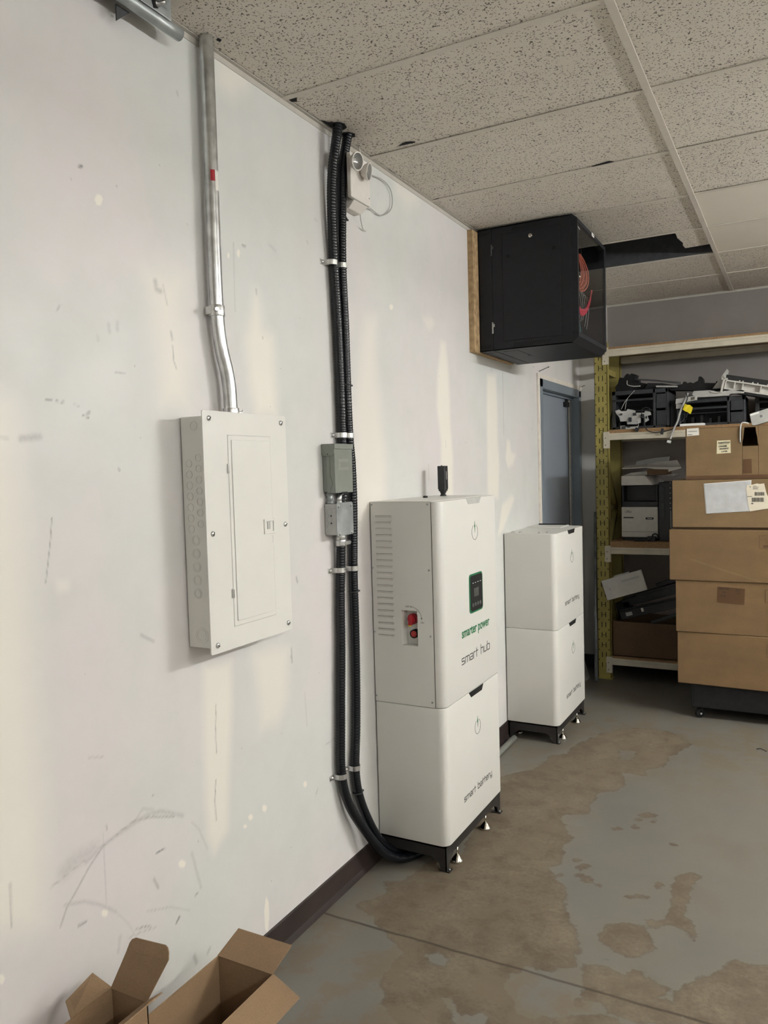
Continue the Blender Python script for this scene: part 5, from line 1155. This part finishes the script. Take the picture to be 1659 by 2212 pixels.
for (nm, lb, mat, r, pts) in (
  ('wire', 'thin black wire looping over the shelf edge with a dark plug at its left end', 'black_plastic', 0.0028, [(0.50,5.615,1.86),(0.505,5.60,1.90),(0.53,5.60,1.915),(0.555,5.61,1.905),(0.55,5.605,1.89)]),
  ('wire_harness', 'black wire harness hanging in a loop below the upper shelf beam', 'black_plastic', 0.0032, [(0.515,5.600,1.872),(0.522,5.585,1.82),(0.527,5.580,1.785),(0.545,5.578,1.755),(0.585,5.578,1.742),(0.637,5.578,1.744),(0.70,5.578,1.757),(0.745,5.58,1.79),(0.775,5.60,1.82),(0.78,5.61,1.87)]),
  ('wire_harness', 'grey taped cable harness hanging down across the upper shelf beam to a white plug', 'light_grey', 0.0068, [(0.80,5.61,1.995),(0.785,5.60,1.95),(0.765,5.585,1.90),(0.752,5.58,1.86),(0.738,5.578,1.81),(0.715,5.578,1.76),(0.700,5.578,1.72),(0.690,5.578,1.69)]),
  ('wire', 'pale wires rising from the circuit boards to the top of the left printer frame', 'light_grey', 0.0018, [(0.36,5.63,1.915),(0.38,5.64,1.96),(0.41,5.645,2.0),(0.45,5.64,2.04)]),
  ('wire', 'second pale wire beside the circuit boards', 'light_grey', 0.0018, [(0.385,5.63,1.91),(0.39,5.64,1.95),(0.40,5.645,1.99)]),
  ('wire', 'black wire joining the grey plastic strip to the harness', 'black_plastic', 0.003, [(0.79,5.60,2.0),(0.80,5.59,1.96),(0.79,5.59,1.92),(0.80,5.59,1.87),(0.79,5.59,1.83)])):
    mb = MB().tube(pts, r, 8, step=0.01); o = mb.build(nm, mat); tag(o, lb, 'wire')
o = MB().obox((0.683,5.575,1.674),(0.026,0.014,0.018),(0,0.3,0)).build('white_plug', 'paper_bright', bevel=0.002); tag(o, 'small white plug on the end of the hanging grey harness', 'plug')
o = MB().obox((0.640,5.572,1.745),(0.018,0.014,0.042),(0,0.15,0)).build('ferrite_core', 'black_plastic', bevel=0.003); tag(o, 'black ferrite core on the wire loop in front of the shelf beam', 'connector')
o = MB().obox((0.472,5.585,1.766),(0.026,0.014,0.028),(0,0.4,0)).build('black_plug', 'black_plastic', bevel=0.003); tag(o, 'black plug hanging over the shelf edge below the circuit boards', 'plug')
o = MB().tube([(0.475,5.60,1.83),(0.482,5.59,1.80),(0.476,5.585,1.775)],0.002,6,step=0.01).build('wire','light_grey'); tag(o, 'short grey wire leading to the black plug below the circuit boards', 'wire')
t = thing('control_module', 'small light grey module with a dark label lying over the gap between printer frames', 'printer part', (0.79,5.62,1.93))
mb = MB(); mb.plate([(0.722,5.605,1.925),(0.856,5.605,1.945),(0.858,5.605,1.975),(0.724,5.605,1.960)], 0.03, (0,1,0)); mb.build('body', 'light_grey', t, bevel=0.003)
mb = MB(); mb.plate([(0.818,5.6045,1.945),(0.843,5.6045,1.949),(0.844,5.6045,1.967),(0.819,5.6045,1.964)], 0.0006, (0,-1,0)); mb.build('label', 'ink_soft', t)
mb = MB(); mb.box((0.725,5.61,1.895),(0.76,5.63,1.925)); mb.build('bracket', 'light_grey', t)
mb = MB(); mb.add([(0.786,5.570,1.923),(0.800,5.566,1.914),(0.818,5.572,1.912),(0.836,5.568,1.895),(0.830,5.570,1.872),(0.820,5.573,1.851),(0.803,5.566,1.865),(0.788,5.571,1.871),(0.773,5.568,1.884),(0.779,5.569,1.903)], [(0,1,8,9),(1,2,7,8),(2,3,4,7),(4,5,6,7)]); o = mb.build('yellow_tag', 'yellow'); sm = o.modifiers.new('s','SOLIDIFY'); sm.thickness = 0.0012; tag(o, 'bright yellow tag wrapped on the wire in front of the upper shelf', 'tag')
o = MB().plate([(0.748,5.605,S2+0.001),(0.90,5.605,S2+0.001),(0.90,5.69,S2+0.001),(0.76,5.69,S2+0.001)],0.016,(0,0,1)).build('white_strip', 'paper_bright', bevel=0.001); tag(o, 'bright white strip lying on the upper shelf behind the top carton', 'printer part')

# --- middle shelf
t = thing('office_printer', 'white and black office printer on the middle shelf with a small black front label', 'printer', (0.47,5.8,S3))
mb = MB(); mb.box((0.338,5.70,1.012),(0.586,6.04,1.226)); mb.build('white_body', 'dull_white', t, bevel=0.004)
mb = MB(); mb.box((0.345,5.71,S3),(0.58,6.03,1.012)); mb.build('base', 'black_plastic', t, bevel=0.003); mb = MB(); mb.box((0.338,5.72,1.226),(0.586,6.04,1.262)); mb.box((0.338,5.84,1.262),(0.586,6.04,1.378)); mb.box((0.338,5.72,1.262),(0.352,5.84,1.378)); mb.box((0.572,5.72,1.262),(0.586,5.84,1.378)); mb.build('black_body', 'black_plastic', t, bevel=0.004)
mb = MB(); mb.hexa([(0.340,5.69,1.380),(0.560,5.69,1.380),(0.60,6.02,1.380),(0.340,6.02,1.380),(0.340,5.70,1.448),(0.50,5.70,1.448),(0.53,6.0,1.448),(0.340,6.0,1.448)]); mb.build('scanner_lid', 'dull_white', t, bevel=0.004)
mb = MB(); mb.mat(0).box((0.34,5.6990,1.0495),(0.584,5.7002,1.0515)); mb.box((0.352,5.6990,1.147),(0.422,5.7,1.155)); mb.prism([(1.138,0.507),(1.138,0.555),(1.142,0.558),(1.149,0.558),(1.153,0.555),(1.153,0.507),(1.149,0.504),(1.142,0.504)],1,5.6990,5.7); mb.build('front_marks', 'ink_black', t)
text_mesh('script_lettering', 'Office', 'ink_black', t, (0.366,5.70,1.184), (1,0,0), (0,0,1), (0,-1,0), width=0.042, height=0.019, shear=0.4)
mb = MB(); mb.box((0.515,5.6988,1.1435),(0.548,5.6992,1.1480)); mb.build('label_text', 'dull_white', t)
o = MB().prism([(z,x) for x,z in [(0.345,1.4495),(0.40,1.468),(0.52,1.478),(0.60,1.45),(0.69,1.452),(0.685,1.441),(0.55,1.4495)]], 1, 5.74, 5.98).build('loose_cover', 'light_grey', bevel=0.002); tag(o, 'grey curved panel lying on the white scanner lid', 'printer part')
o = MB().hexa([(0.515,5.72,1.452),(0.648,5.72,1.452),(0.648,5.92,1.452),(0.515,5.92,1.452),(0.512,5.72,1.492),(0.650,5.72,1.486),(0.650,5.92,1.486),(0.512,5.92,1.492)]).build('small_carton', 'card_dark'); tag(o, 'small flat brown carton on top of the office printer', 'box')
o = MB().plate([(0.332,5.76,1.496),(0.50,5.76,1.500),(0.655,5.76,1.470),(0.733,5.78,1.492),(0.690,5.90,1.545),(0.50,5.90,1.525),(0.332,5.86,1.512)], 0.006, (0,0,1)).build('loose_cover', 'dull_white', bevel=0.001); tag(o, 'pale plastic panel lying on top of the small brown carton', 'printer part')
o = MB().plate([(0.40,5.92,1.520),(0.63,5.92,1.535),(0.63,5.97,1.572),(0.53,5.97,1.565),(0.40,5.97,1.545)], 0.006, (0,0,1)).build('loose_cover', 'light_grey'); tag(o, 'darker grey panel at the very back of the middle shelf pile', 'printer part')
t = thing('black_tower', 'tall black equipment tower beside the office printer, half hidden by the cartons', 'printer', (0.70,5.8,S3))
mb = MB(); mb.box((0.594,5.69,S3),(0.80,6.02,1.398)); mb.build('body', 'black_plastic', t, bevel=0.004)
mb = MB()
for i in range(6): mb.box((0.668,5.6885,1.39-i*0.035),(0.675,5.6905,1.396-i*0.035))
mb.box((0.672,5.6885,1.08),(0.676,5.6905,1.20)); mb.build('bright_clips', 'light_grey', t)
for i in range(2): MB().box((0.60,5.684,1.15+i*0.12),(0.635,5.692,1.25+i*0.12)).build('side_panel', 'dark_plastic', t, bevel=0.002)
o = MB().tube([(0.43,5.66,S3+0.006),(0.50,5.655,S3+0.006),(0.545,5.655,S3+0.02),(0.56,5.66,S3+0.05),(0.585,5.665,S3+0.05),(0.592,5.66,S3+0.015)],0.0055,8,step=0.01).build('cable','black_plastic'); tag(o, 'black cable coiled on the middle shelf in front of the office printer', 'cable')
o = MB().box((0.52,5.655,S3+0.0005),(0.575,5.69,S3+0.035)).build('power_adapter','black_plastic',bevel=0.004); tag(o, 'black power adapter on the middle shelf in front of the office printer', 'adapter')
# --- bottom shelf
t = thing('open_carton', 'open brown carton full of black printer parts on the bottom shelf', 'box', (0.52,5.82,S4))
a0, a1, b0, b1, zt_ = 0.276, 0.90, 5.645, 6.02, 0.412
mb = MB(); th = 0.005
mb.box((a0,b0,S4),(a1,b0+th,zt_)); mb.box((a0,b1-th,S4),(a1,b1,zt_)); mb.box((a0,b0,S4),(a0+th,b1,zt_)); mb.box((a1-th,b0,S4),(a1,b1,zt_)); mb.box((a0,b0,S4),(a1,b1,S4+th)); mb.build('carton_body', 'card_dark', t)
def parts_bar(name, label, x0, z0, x1, z1, y0, y1, hgt, mat):
    d = Vector((x1-x0, z1-z0)).normalized(); n_ = Vector((-d.y, d.x))*hgt
    q = [(x0,z0),(x1,z1),(x1+n_.x,z1+n_.y),(x0+n_.x,z0+n_.y)]
    mb = MB().prism([(z,x) for x,z in q], 1, y0, y1); o = mb.build(name, mat, bevel=0.004); return tag(o, label, 'printer part')
t = thing('toner_unit', 'long black toner unit with two pale stickers in the bottom shelf carton', 'printer part', (0.52,5.72,0.42))
def bar(t, nm, x0, z0, x1, z1, y0, y1, h, mat):
    d = Vector((x1-x0, z1-z0)).normalized(); n_ = Vector((-d.y, d.x))*h
    MB().prism([(z,x) for x,z in [(x0,z0),(x1,z1),(x1+n_.x,z1+n_.y),(x0+n_.x,z0+n_.y)]], 1, y0, y1).build(nm, mat, t, bevel=0.003)
bar(t, 'body', 0.335, 0.418, 0.78, 0.545, 5.68, 5.76, 0.058, 'black_plastic'); bar(t, 'rail', 0.318, 0.478, 0.76, 0.603, 5.675, 5.72, 0.006, 'dark_plastic')
bar(t, 'sticker', 0.368, 0.445, 0.412, 0.4575, 5.6785, 5.68, 0.026, 'light_grey'); bar(t, 'sticker', 0.474, 0.484, 0.490, 0.4885, 5.6785, 5.68, 0.026, 'dull_white')
t = thing('drum_unit', 'wide black drum unit lying behind the toner unit in the bottom carton', 'printer part', (0.52,5.82,0.5))
bar(t, 'body', 0.33, 0.49, 0.76, 0.63, 5.77, 5.86, 0.055, 'dark_plastic'); bar(t, 'ribs', 0.42, 0.575, 0.72, 0.672, 5.775, 5.84, 0.02, 'black_plastic')
bar(t, 'arm', 0.56, 0.64, 0.80, 0.735, 5.80, 5.86, 0.03, 'black_plastic')
parts_bar('scrap_part', 'flat grey bar lying over the right edge of the bottom carton', 0.545, 0.405, 0.78, 0.500, 5.650, 5.674, 0.022, 'dark_plastic')
parts_bar('scrap_part', 'short dark block at the left inside the bottom carton', 0.30, 0.40, 0.40, 0.425, 5.77, 5.86, 0.12, 'black_dull')
t = thing('printer_door', 'tilted pale printer door with a shallow handle recess leaning out of the bottom carton', 'printer part', (0.37,5.63,0.57))
q = [(0.258,0.568),(0.532,0.660),(0.490,0.798),(0.216,0.706)]
mb = MB().prism([(z,x) for x,z in q], 1, 5.575, 5.594); mb.build('panel', 'dull_white', t, bevel=0.004)
d = Vector((0.274,0.092)).normalized(); n_ = Vector((-d.y,d.x)); o_ = Vector((0.258,0.568))
pt = lambda u, v: (o_+d*u+n_*v)
mb = MB(); qq = [pt(.135,.095), pt(.265,.095), pt(.265,.110), pt(.14,.110)]; mb.prism([(p.y,p.x) for p in qq], 1, 5.5740, 5.5752); mb.build('handle_recess', 'light_grey', t)
mb = MB(); p = pt(.045,.072); mb.cyl((p.x,5.575,p.y),(p.x,5.5742,p.y),0.003,seg=10); mb.build('screw_hole', 'ink_soft', t)
mb = MB(); qq = [pt(.10,.1445), pt(.21,.1445), pt(.21,.154), pt(.10,.154)]; mb.prism([(p.y,p.x) for p in qq], 1, 5.578, 5.590); mb.build('top_rail', 'light_grey', t)
# support so that the door rests on the carton rim
mb = MB(); qq = [pt(.06,-.002), pt(.09,-.002), pt(.09,.02), pt(.06,.02)]; 

# ------------------------------------------------------------------ carton stack on a black cart
def carton(name, label, x0, y0, z0, w_, d_, h, mat='card_tan', rz=0.0, openings=None):
    t = thing(name, label, 'box', (x0, y0, z0), rz, 'brown cartons stacked on the black cart')
    mb = MB()
    # slightly bowed carton: grid front panel
    mb.box((0,0,0),(w_,d_,h)) if openings is None else None
    if openings:
        ox0, ox1, oz0, oz1 = openings; th = 0.006
        mb.box((0,0,0),(ox0,th,h)); mb.box((ox1,0,0),(w_,th,h)); mb.box((ox0,0,0),(ox1,th,oz0)); mb.box((ox0,0,oz1),(ox1,th,h))
        mb.box((0,d_-th,0),(w_,d_,h)); mb.box((0,0,0),(th,d_,h)); mb.box((w_-th,0,0),(w_,d_,h)); mb.box((0,0,0),(w_,d_,th))
        mb.box((0,0,h-th),(w_,d_*0.48,h)); mb.box((0,d_*0.52,h-th),(w_,d_,h))
    mb.build('carton_body', mat, t, bevel=0.004, local=True)
    return t
YS = 4.88
B1 = carton('carton', 'lowest brown carton of the stack, resting on the black cart', 0.818, YS+0.012, 0.214, 0.80, 0.60, 0.312, 'card_warm', -0.035)
B2 = carton('carton', 'brown carton second from the bottom of the stack, with a darker handwritten patch', 0.812, YS, 0.527, 0.80, 0.60, 0.308, 'card_warm')
B3 = carton('carton', 'middle brown carton of the stack, with a diagonal light streak', 0.780, YS-0.01, 0.836, 0.82, 0.60, 0.300, 'card_warm')
B4 = carton('carton', 'brown carton second from the top with a grey shipping envelope and barcode label', 0.797, YS, 1.149, 0.80, 0.58, 0.278, 'card_tan')
B5 = carton('carton', 'top brown carton of the stack with a torn hand hole and a yellow note', 0.874, YS, 1.429, 0.70, 0.55, 0.299, 'card_tan', 0.0, (0.302, 0.384, 0.185, 0.290))
def L_(mb, x0, x1, z0, z1, y=-0.0012): return mb.box((x0,y,z0),(x1,0.0005,z1))
# gap packing slat between carton 3 and 4 so that nothing floats
mb = MB().box((0.02,0.03,0.3005),(0.78,0.55,0.3125)); mb.build('lid_flap', 'card_dark', B3, local=True)
# carton 5 details
def local_poly(mb, pts, y0=-0.0012, y1=0.0): mb.prism([(z,x) for x,z in pts], 1, y0, y1)
mb = MB(); mb.mat(0); local_poly(mb, [(0.008,0.255),(0.075,0.258),(0.073,0.300),(0.008,0.298)]); mb.mat(1)
for i in range(22): mb.box((0.016+i*0.0022,-0.0016,0.279),(0.0170+i*0.0022,-0.0012,0.2835))
mb.box((0.012,-0.0016,0.261),(0.038,-0.0012,0.264)); mb.build('barcode_label', ['paper','ink_black'], B5, local=True)
nt_ = MB(); local_poly(nt_, [(0.168,0.146),(0.243,0.149),(0.241,0.222),(0.170,0.222)]); nt_ = nt_.build('yellow_note', 'note_yellow', B5, local=True)
for (tx, x, z, w2, h2) in (('BUGORTOOO',0.175,0.203,0.064,0.011),('CANGEL',0.178,0.184,0.046,0.010),('MAGNETIC',0.182,0.170,0.052,0.009),('LABEL',0.192,0.155,0.034,0.008)):
    text_mesh('handwriting', tx, 'ink_soft', nt_, (x,-0.0013,z), (1,0.0,0.03), (0,0,1), (0,-1,0), width=w2, height=h2, shear=0.35, bold=0.004, local=True)
mb = MB(); mb.strokes([[(0.178,0.1985),(0.232,0.2005)]], (0,-0.0013,0),(1,0,0),(0,0,1),(0,-1,0),0.0012); mb.build('underline', 'ink_soft', nt_, local=True)
mb = MB(); local_poly(mb, [(0.305,0.030),(0.352,0.030),(0.350,0.112),(0.307,0.110)], -0.0008); mb.box((0.0,-0.0008,0.0),(0.70,0.0,0.022)); mb.build('packing_tape', 'tape_brown', B5, local=True)
mb = MB(); q = [(0.302,0.290),(0.314,0.290),(0.308,0.235),(0.302,0.205)]; local_poly(mb, q, -0.006, -0.001); local_poly(mb, [(0.372,0.290),(0.384,0.290),(0.386,0.205),(0.392,0.190),(0.384,0.196),(0.380,0.235),(0.374,0.262)], -0.007, -0.001); mb.build('torn_edge', 'card_tan', B5, local=True)
mb = MB(); mb.tube([(0.292,-0.004,0.205),(0.293,-0.006,0.27),(0.298,-0.004,0.312),(0.312,0.0,0.318),(0.335,0.01,0.312)],0.004,8,step=0.01); mb.build('plastic_strap', 'light_grey', B5, local=True)
# carton 4: envelope, shipping label
mb = MB(); local_poly(mb, [(0.190,0.082),(0.416,0.096),(0.423,0.268),(0.178,0.252)], -0.004); mb.build('shipping_envelope', 'envelope', B4, local=True, bevel=0.001)
mb = MB(); local_poly(mb, [(0.186,0.080),(0.418,0.0945),(0.426,0.271),(0.174,0.255)], -0.0012); mb.build('envelope_edge', 'paper_bright', B4, local=True)
mb = MB(); local_poly(mb, [(0.418,0.094),(0.510,0.110),(0.520,0.150),(0.502,0.200),(0.491,0.252),(0.470,0.249),(0.455,0.252),(0.430,0.246),(0.404,0.244),(0.398,0.225),(0.404,0.18),(0.408,0.14),(0.412,0.12)], -0.0055, -0.004); sl = mb.build('shipping_label', 'label_cream', B4, local=True)
mb = MB(); rb = random.Random(5)
for (xa, xb, za, zb) in ((0.443,0.492,0.183,0.203),(0.428,0.490,0.148,0.172)):
    x = xa
    while x < xb: w2 = rb.choice([.0008,.0014,.002]); mb.box((x,-0.0060,za),(x+w2,-0.0055,zb)); x += w2+rb.choice([.0007,.0012,.0018])
for i in range(4): mb.box((0.434,-0.0060,0.236-i*0.0055),(0.434+rb.uniform(.018,.034),-0.0055,0.238-i*0.0055))
mb.box((0.418,-0.0060,0.231),(0.422,-0.0055,0.236)); mb.box((0.404,-0.0060,0.178),(0.430,-0.0055,0.180)); mb.box((0.425,-0.006,0.136),(0.436,-0.0055,0.141)); mb.build('barcode_print', 'ink_black', sl, local=True)
# carton 3: warning mark, streak
mb = MB(); 
for (a, b, c_, d_) in ((0.482,0.60,0.196,0.199),(0.482,0.485,0.196,0.271),(0.482,0.60,0.268,0.271)): mb.box((a,-0.0006,c_),(b,0,d_))
mb.box((0.502,-0.0006,0.203),(0.60,0,0.218)); mb.strokes([[(0.492,0.262),(0.53,0.254),(0.56,0.256)],[(0.488,0.250),(0.52,0.250)],[(0.515,0.232),(0.522,0.240),(0.530,0.228),(0.520,0.226),(0.515,0.232)],[(0.535,0.238),(0.55,0.226)]], (0,0,0),(1,0,0),(0,0,1),(0,-1,0),0.002); mb.build('warning_mark', 'tape_brown', B3, local=True)
mb = MB(); local_poly(mb, [(0.10,0.128),(0.25,0.075),(0.48,0.006),(0.50,0.008),(0.28,0.078),(0.14,0.128)], -0.0004); mb.build('light_streak', 'card_tan', B3, local=True)
# carton 2: handwritten patch
mb = MB(); local_poly(mb, [(0.228,0.184),(0.372,0.178),(0.376,0.272),(0.230,0.279)], -0.0008); pp = mb.build('tape_patch', 'tape_brown', B2, local=True)
for (tx, x, z, w2, h2) in (('ZEALTIMES',0.236,0.262,0.060,0.011),('1 Box',0.252,0.243,0.024,0.010),('15 lb',0.242,0.220,0.034,0.012),('Sure',0.326,0.256,0.026,0.010),('box',0.332,0.241,0.020,0.008)):
    text_mesh('handwriting', tx, 'ink_black', pp, (x,-0.0009,z), (1,0,0), (0,0,1), (0,-1,0), width=w2, height=h2, shear=0.35, local=True)
for (B_, lb) in ((B2, 0.478), (B1, 0.480)):
    mb = MB()
    for (a, b, c_, d_) in ((lb,lb+0.12,0.196,0.199),(lb,lb+0.003,0.196,0.271),(lb,lb+0.12,0.268,0.271)): mb.box((a,-0.0006,c_),(b,0,d_))
    mb.build('warning_mark', 'tape_brown', B_, local=True)
# grey module lying on top carton
t = thing('grey_module', 'light grey panel with white sticker tilted on the top carton', 'printer part', (1.28,4.99,1.729))
q = [(1.224,1.731),(1.240,1.729),(1.44,1.785),(1.44,1.86),(1.212,1.796)]
mb = MB().prism([(z,x) for x,z in q], 1, 4.92, 5.0); mb.build('body', 'light_grey', t, bevel=0.003)
mb = MB().prism([(z,x) for x,z in [(1.217,1.783),(1.262,1.796),(1.261,1.807),(1.214,1.794)]], 1, 4.919, 4.92); mb.build('sticker', 'paper_bright', t)
mb = MB(); ring(mb, (1.272,4.92,1.780), 0.005, (0,-1,0), 0.0025); mb.build('screw_hole', 'ink_black', t)
# cart
t = thing('equipment_cart', 'low black steel cart on casters under the carton stack', 'cart', (0.89,4.92,0), 0.0)
mb = MB(); mb.box((0.0,-0.005,0.068),(0.78,0.60,0.2135)); mb.build('cart_body', 'black_dull', t, local=True, bevel=0.006)
mb = MB(); mb.box((0.012,-0.0065,0.085),(0.016,-0.005,0.200)); mb.build('panel_edge', 'void_black', t, local=True)
for (x, y) in ((0.045,0.035),(0.735,0.035),(0.045,0.555),(0.735,0.555)):
    c_ = MB(); c_.cyl((x,y,0.068),(x,y,0.060),0.022,seg=16); c_.box((x-0.016,y-0.022,0.030),(x-0.013,y+0.016,0.061)); c_.box((x+0.013,y-0.022,0.030),(x+0.016,y+0.016,0.061)); cc = c_.build('caster', 'black_plastic', t, local=True)
    w2 = MB(); w2.mat(0).lathe([(-0.011,0.012),(-0.011,0.024),(-0.008,0.027),(0.008,0.027),(0.011,0.024),(0.011,0.012)], (x,y-0.008,0.027),(1,0,0) if False else (0.55,-0.83,0),24); w2.mat(1).cyl((x+0.0068,y-0.018,0.027),(x+0.0092,y-0.0215,0.027),0.006,seg=12); w2.build('wheel', ['void_black','silver_label'], cc, local=True)

# ------------------------------------------------------------------ two open boxes in the lower left corner
def open_box(label, x0, x1, y0, y1, zt, flaps, tip=None):
    t = thing('open_box', label, 'box', ((x0+x1)/2,(y0+y1)/2,0), 0, 'open boxes on the floor by the wall'); th = 0.003
    mb = MB(); mb.box((x0,y0,0),(x1,y1,th)); mb.box((x0,y0,0),(x0+th,y1,zt)); mb.box((x1-th,y0,0),(x1,y1,zt)); mb.box((x0,y0,0),(x1,y0+th,zt)); mb.box((x0,y1-th,0),(x1,y1,zt)); mb.build('box_body', 'card_open', t)
    for nm, q, n_ in flaps: MB().plate(q, 0.003, n_).build(nm, 'card_open', t, bevel=0.0006)
    return t
zB = 0.30
tB = open_box('larger open cardboard box on the floor against the wall, lower left', 0.158, 0.334, 1.215, 1.494, zB, [
  ('flap', [(0.158,1.491,zB),(0.331,1.491,zB),(0.342,1.562,0.338),(0.172,1.562,0.338)], (0,-0.5,0.86)),
  ('flap', [(0.331,1.494,zB),(0.331,1.215,zB),(0.420,1.200,0.271),(0.420,1.478,0.276)], (0.3,0,1)),
  ('flap', [(0.160,1.490,zB),(0.160,1.22,zB),(0.145,1.22,0.235),(0.145,1.475,0.235)], (-1,0,0.2)),
  ('flap', [(0.160,1.218,zB),(0.331,1.218,zB),(0.325,1.262,0.262),(0.166,1.262,0.262)], (0,0.6,0.8))])
zA = 0.38
tA = open_box('smaller open cardboard box with a raised tuck flap, leftmost in the lower left corner', 0.102, 0.212, 1.03, 1.200, zA, [
  ('flap', [(0.102,1.198,zA),(0.212,1.198,zA),(0.2645,1.216,0.480),(0.140,1.216,0.470)], (0,-1,0.1)),
  ('flap', [(0.1035,1.198,zA),(0.1035,1.085,zA),(0.045,1.120,0.378),(0.045,1.196,0.398)], (0,0,1)),
  ('flap', [(0.2105,1.198,zA),(0.2105,1.05,zA),(0.250,1.06,0.405),(0.243,1.215,0.400)], (-0.5,0,1)),
  ])
fl_ = [c for c in bpy.data.objects if c.parent == tA and c.name.startswith('flap')][0]
def rim(p, q, t): return tuple(p[i]+(q[i]-p[i])*t for i in range(3))
P_, Q_ = Vector((0.140,1.216,0.470)), Vector((0.2645,1.216,0.480)); up = Vector((0.002,0.008,0.027)); e_ = (Q_-P_)
pts = [P_] + [P_+e_*0.03+up*0.55, P_+e_*0.07+up*0.85, P_+e_*0.14+up, P_+e_*0.86+up, P_+e_*0.93+up*0.85, P_+e_*0.97+up*0.55] + [Q_]
MB().plate(pts, 0.003, (0,-1,0.2)).build('tuck_tab', 'card_open', fl_)
# debris
o = MB().tube([(0.0,0.0,0.0),(0.02,0.004,0.004),(0.032,-0.004,0.003),(0.05,-0.02,0.001)],0.0022,6,step=0.006)
for v in o.v: v += Vector((1.262,4.50,0.0025))
o = o.build('wire_scrap','black_plastic'); tag(o, 'short black wire scrap on the floor near the right edge', 'wire')
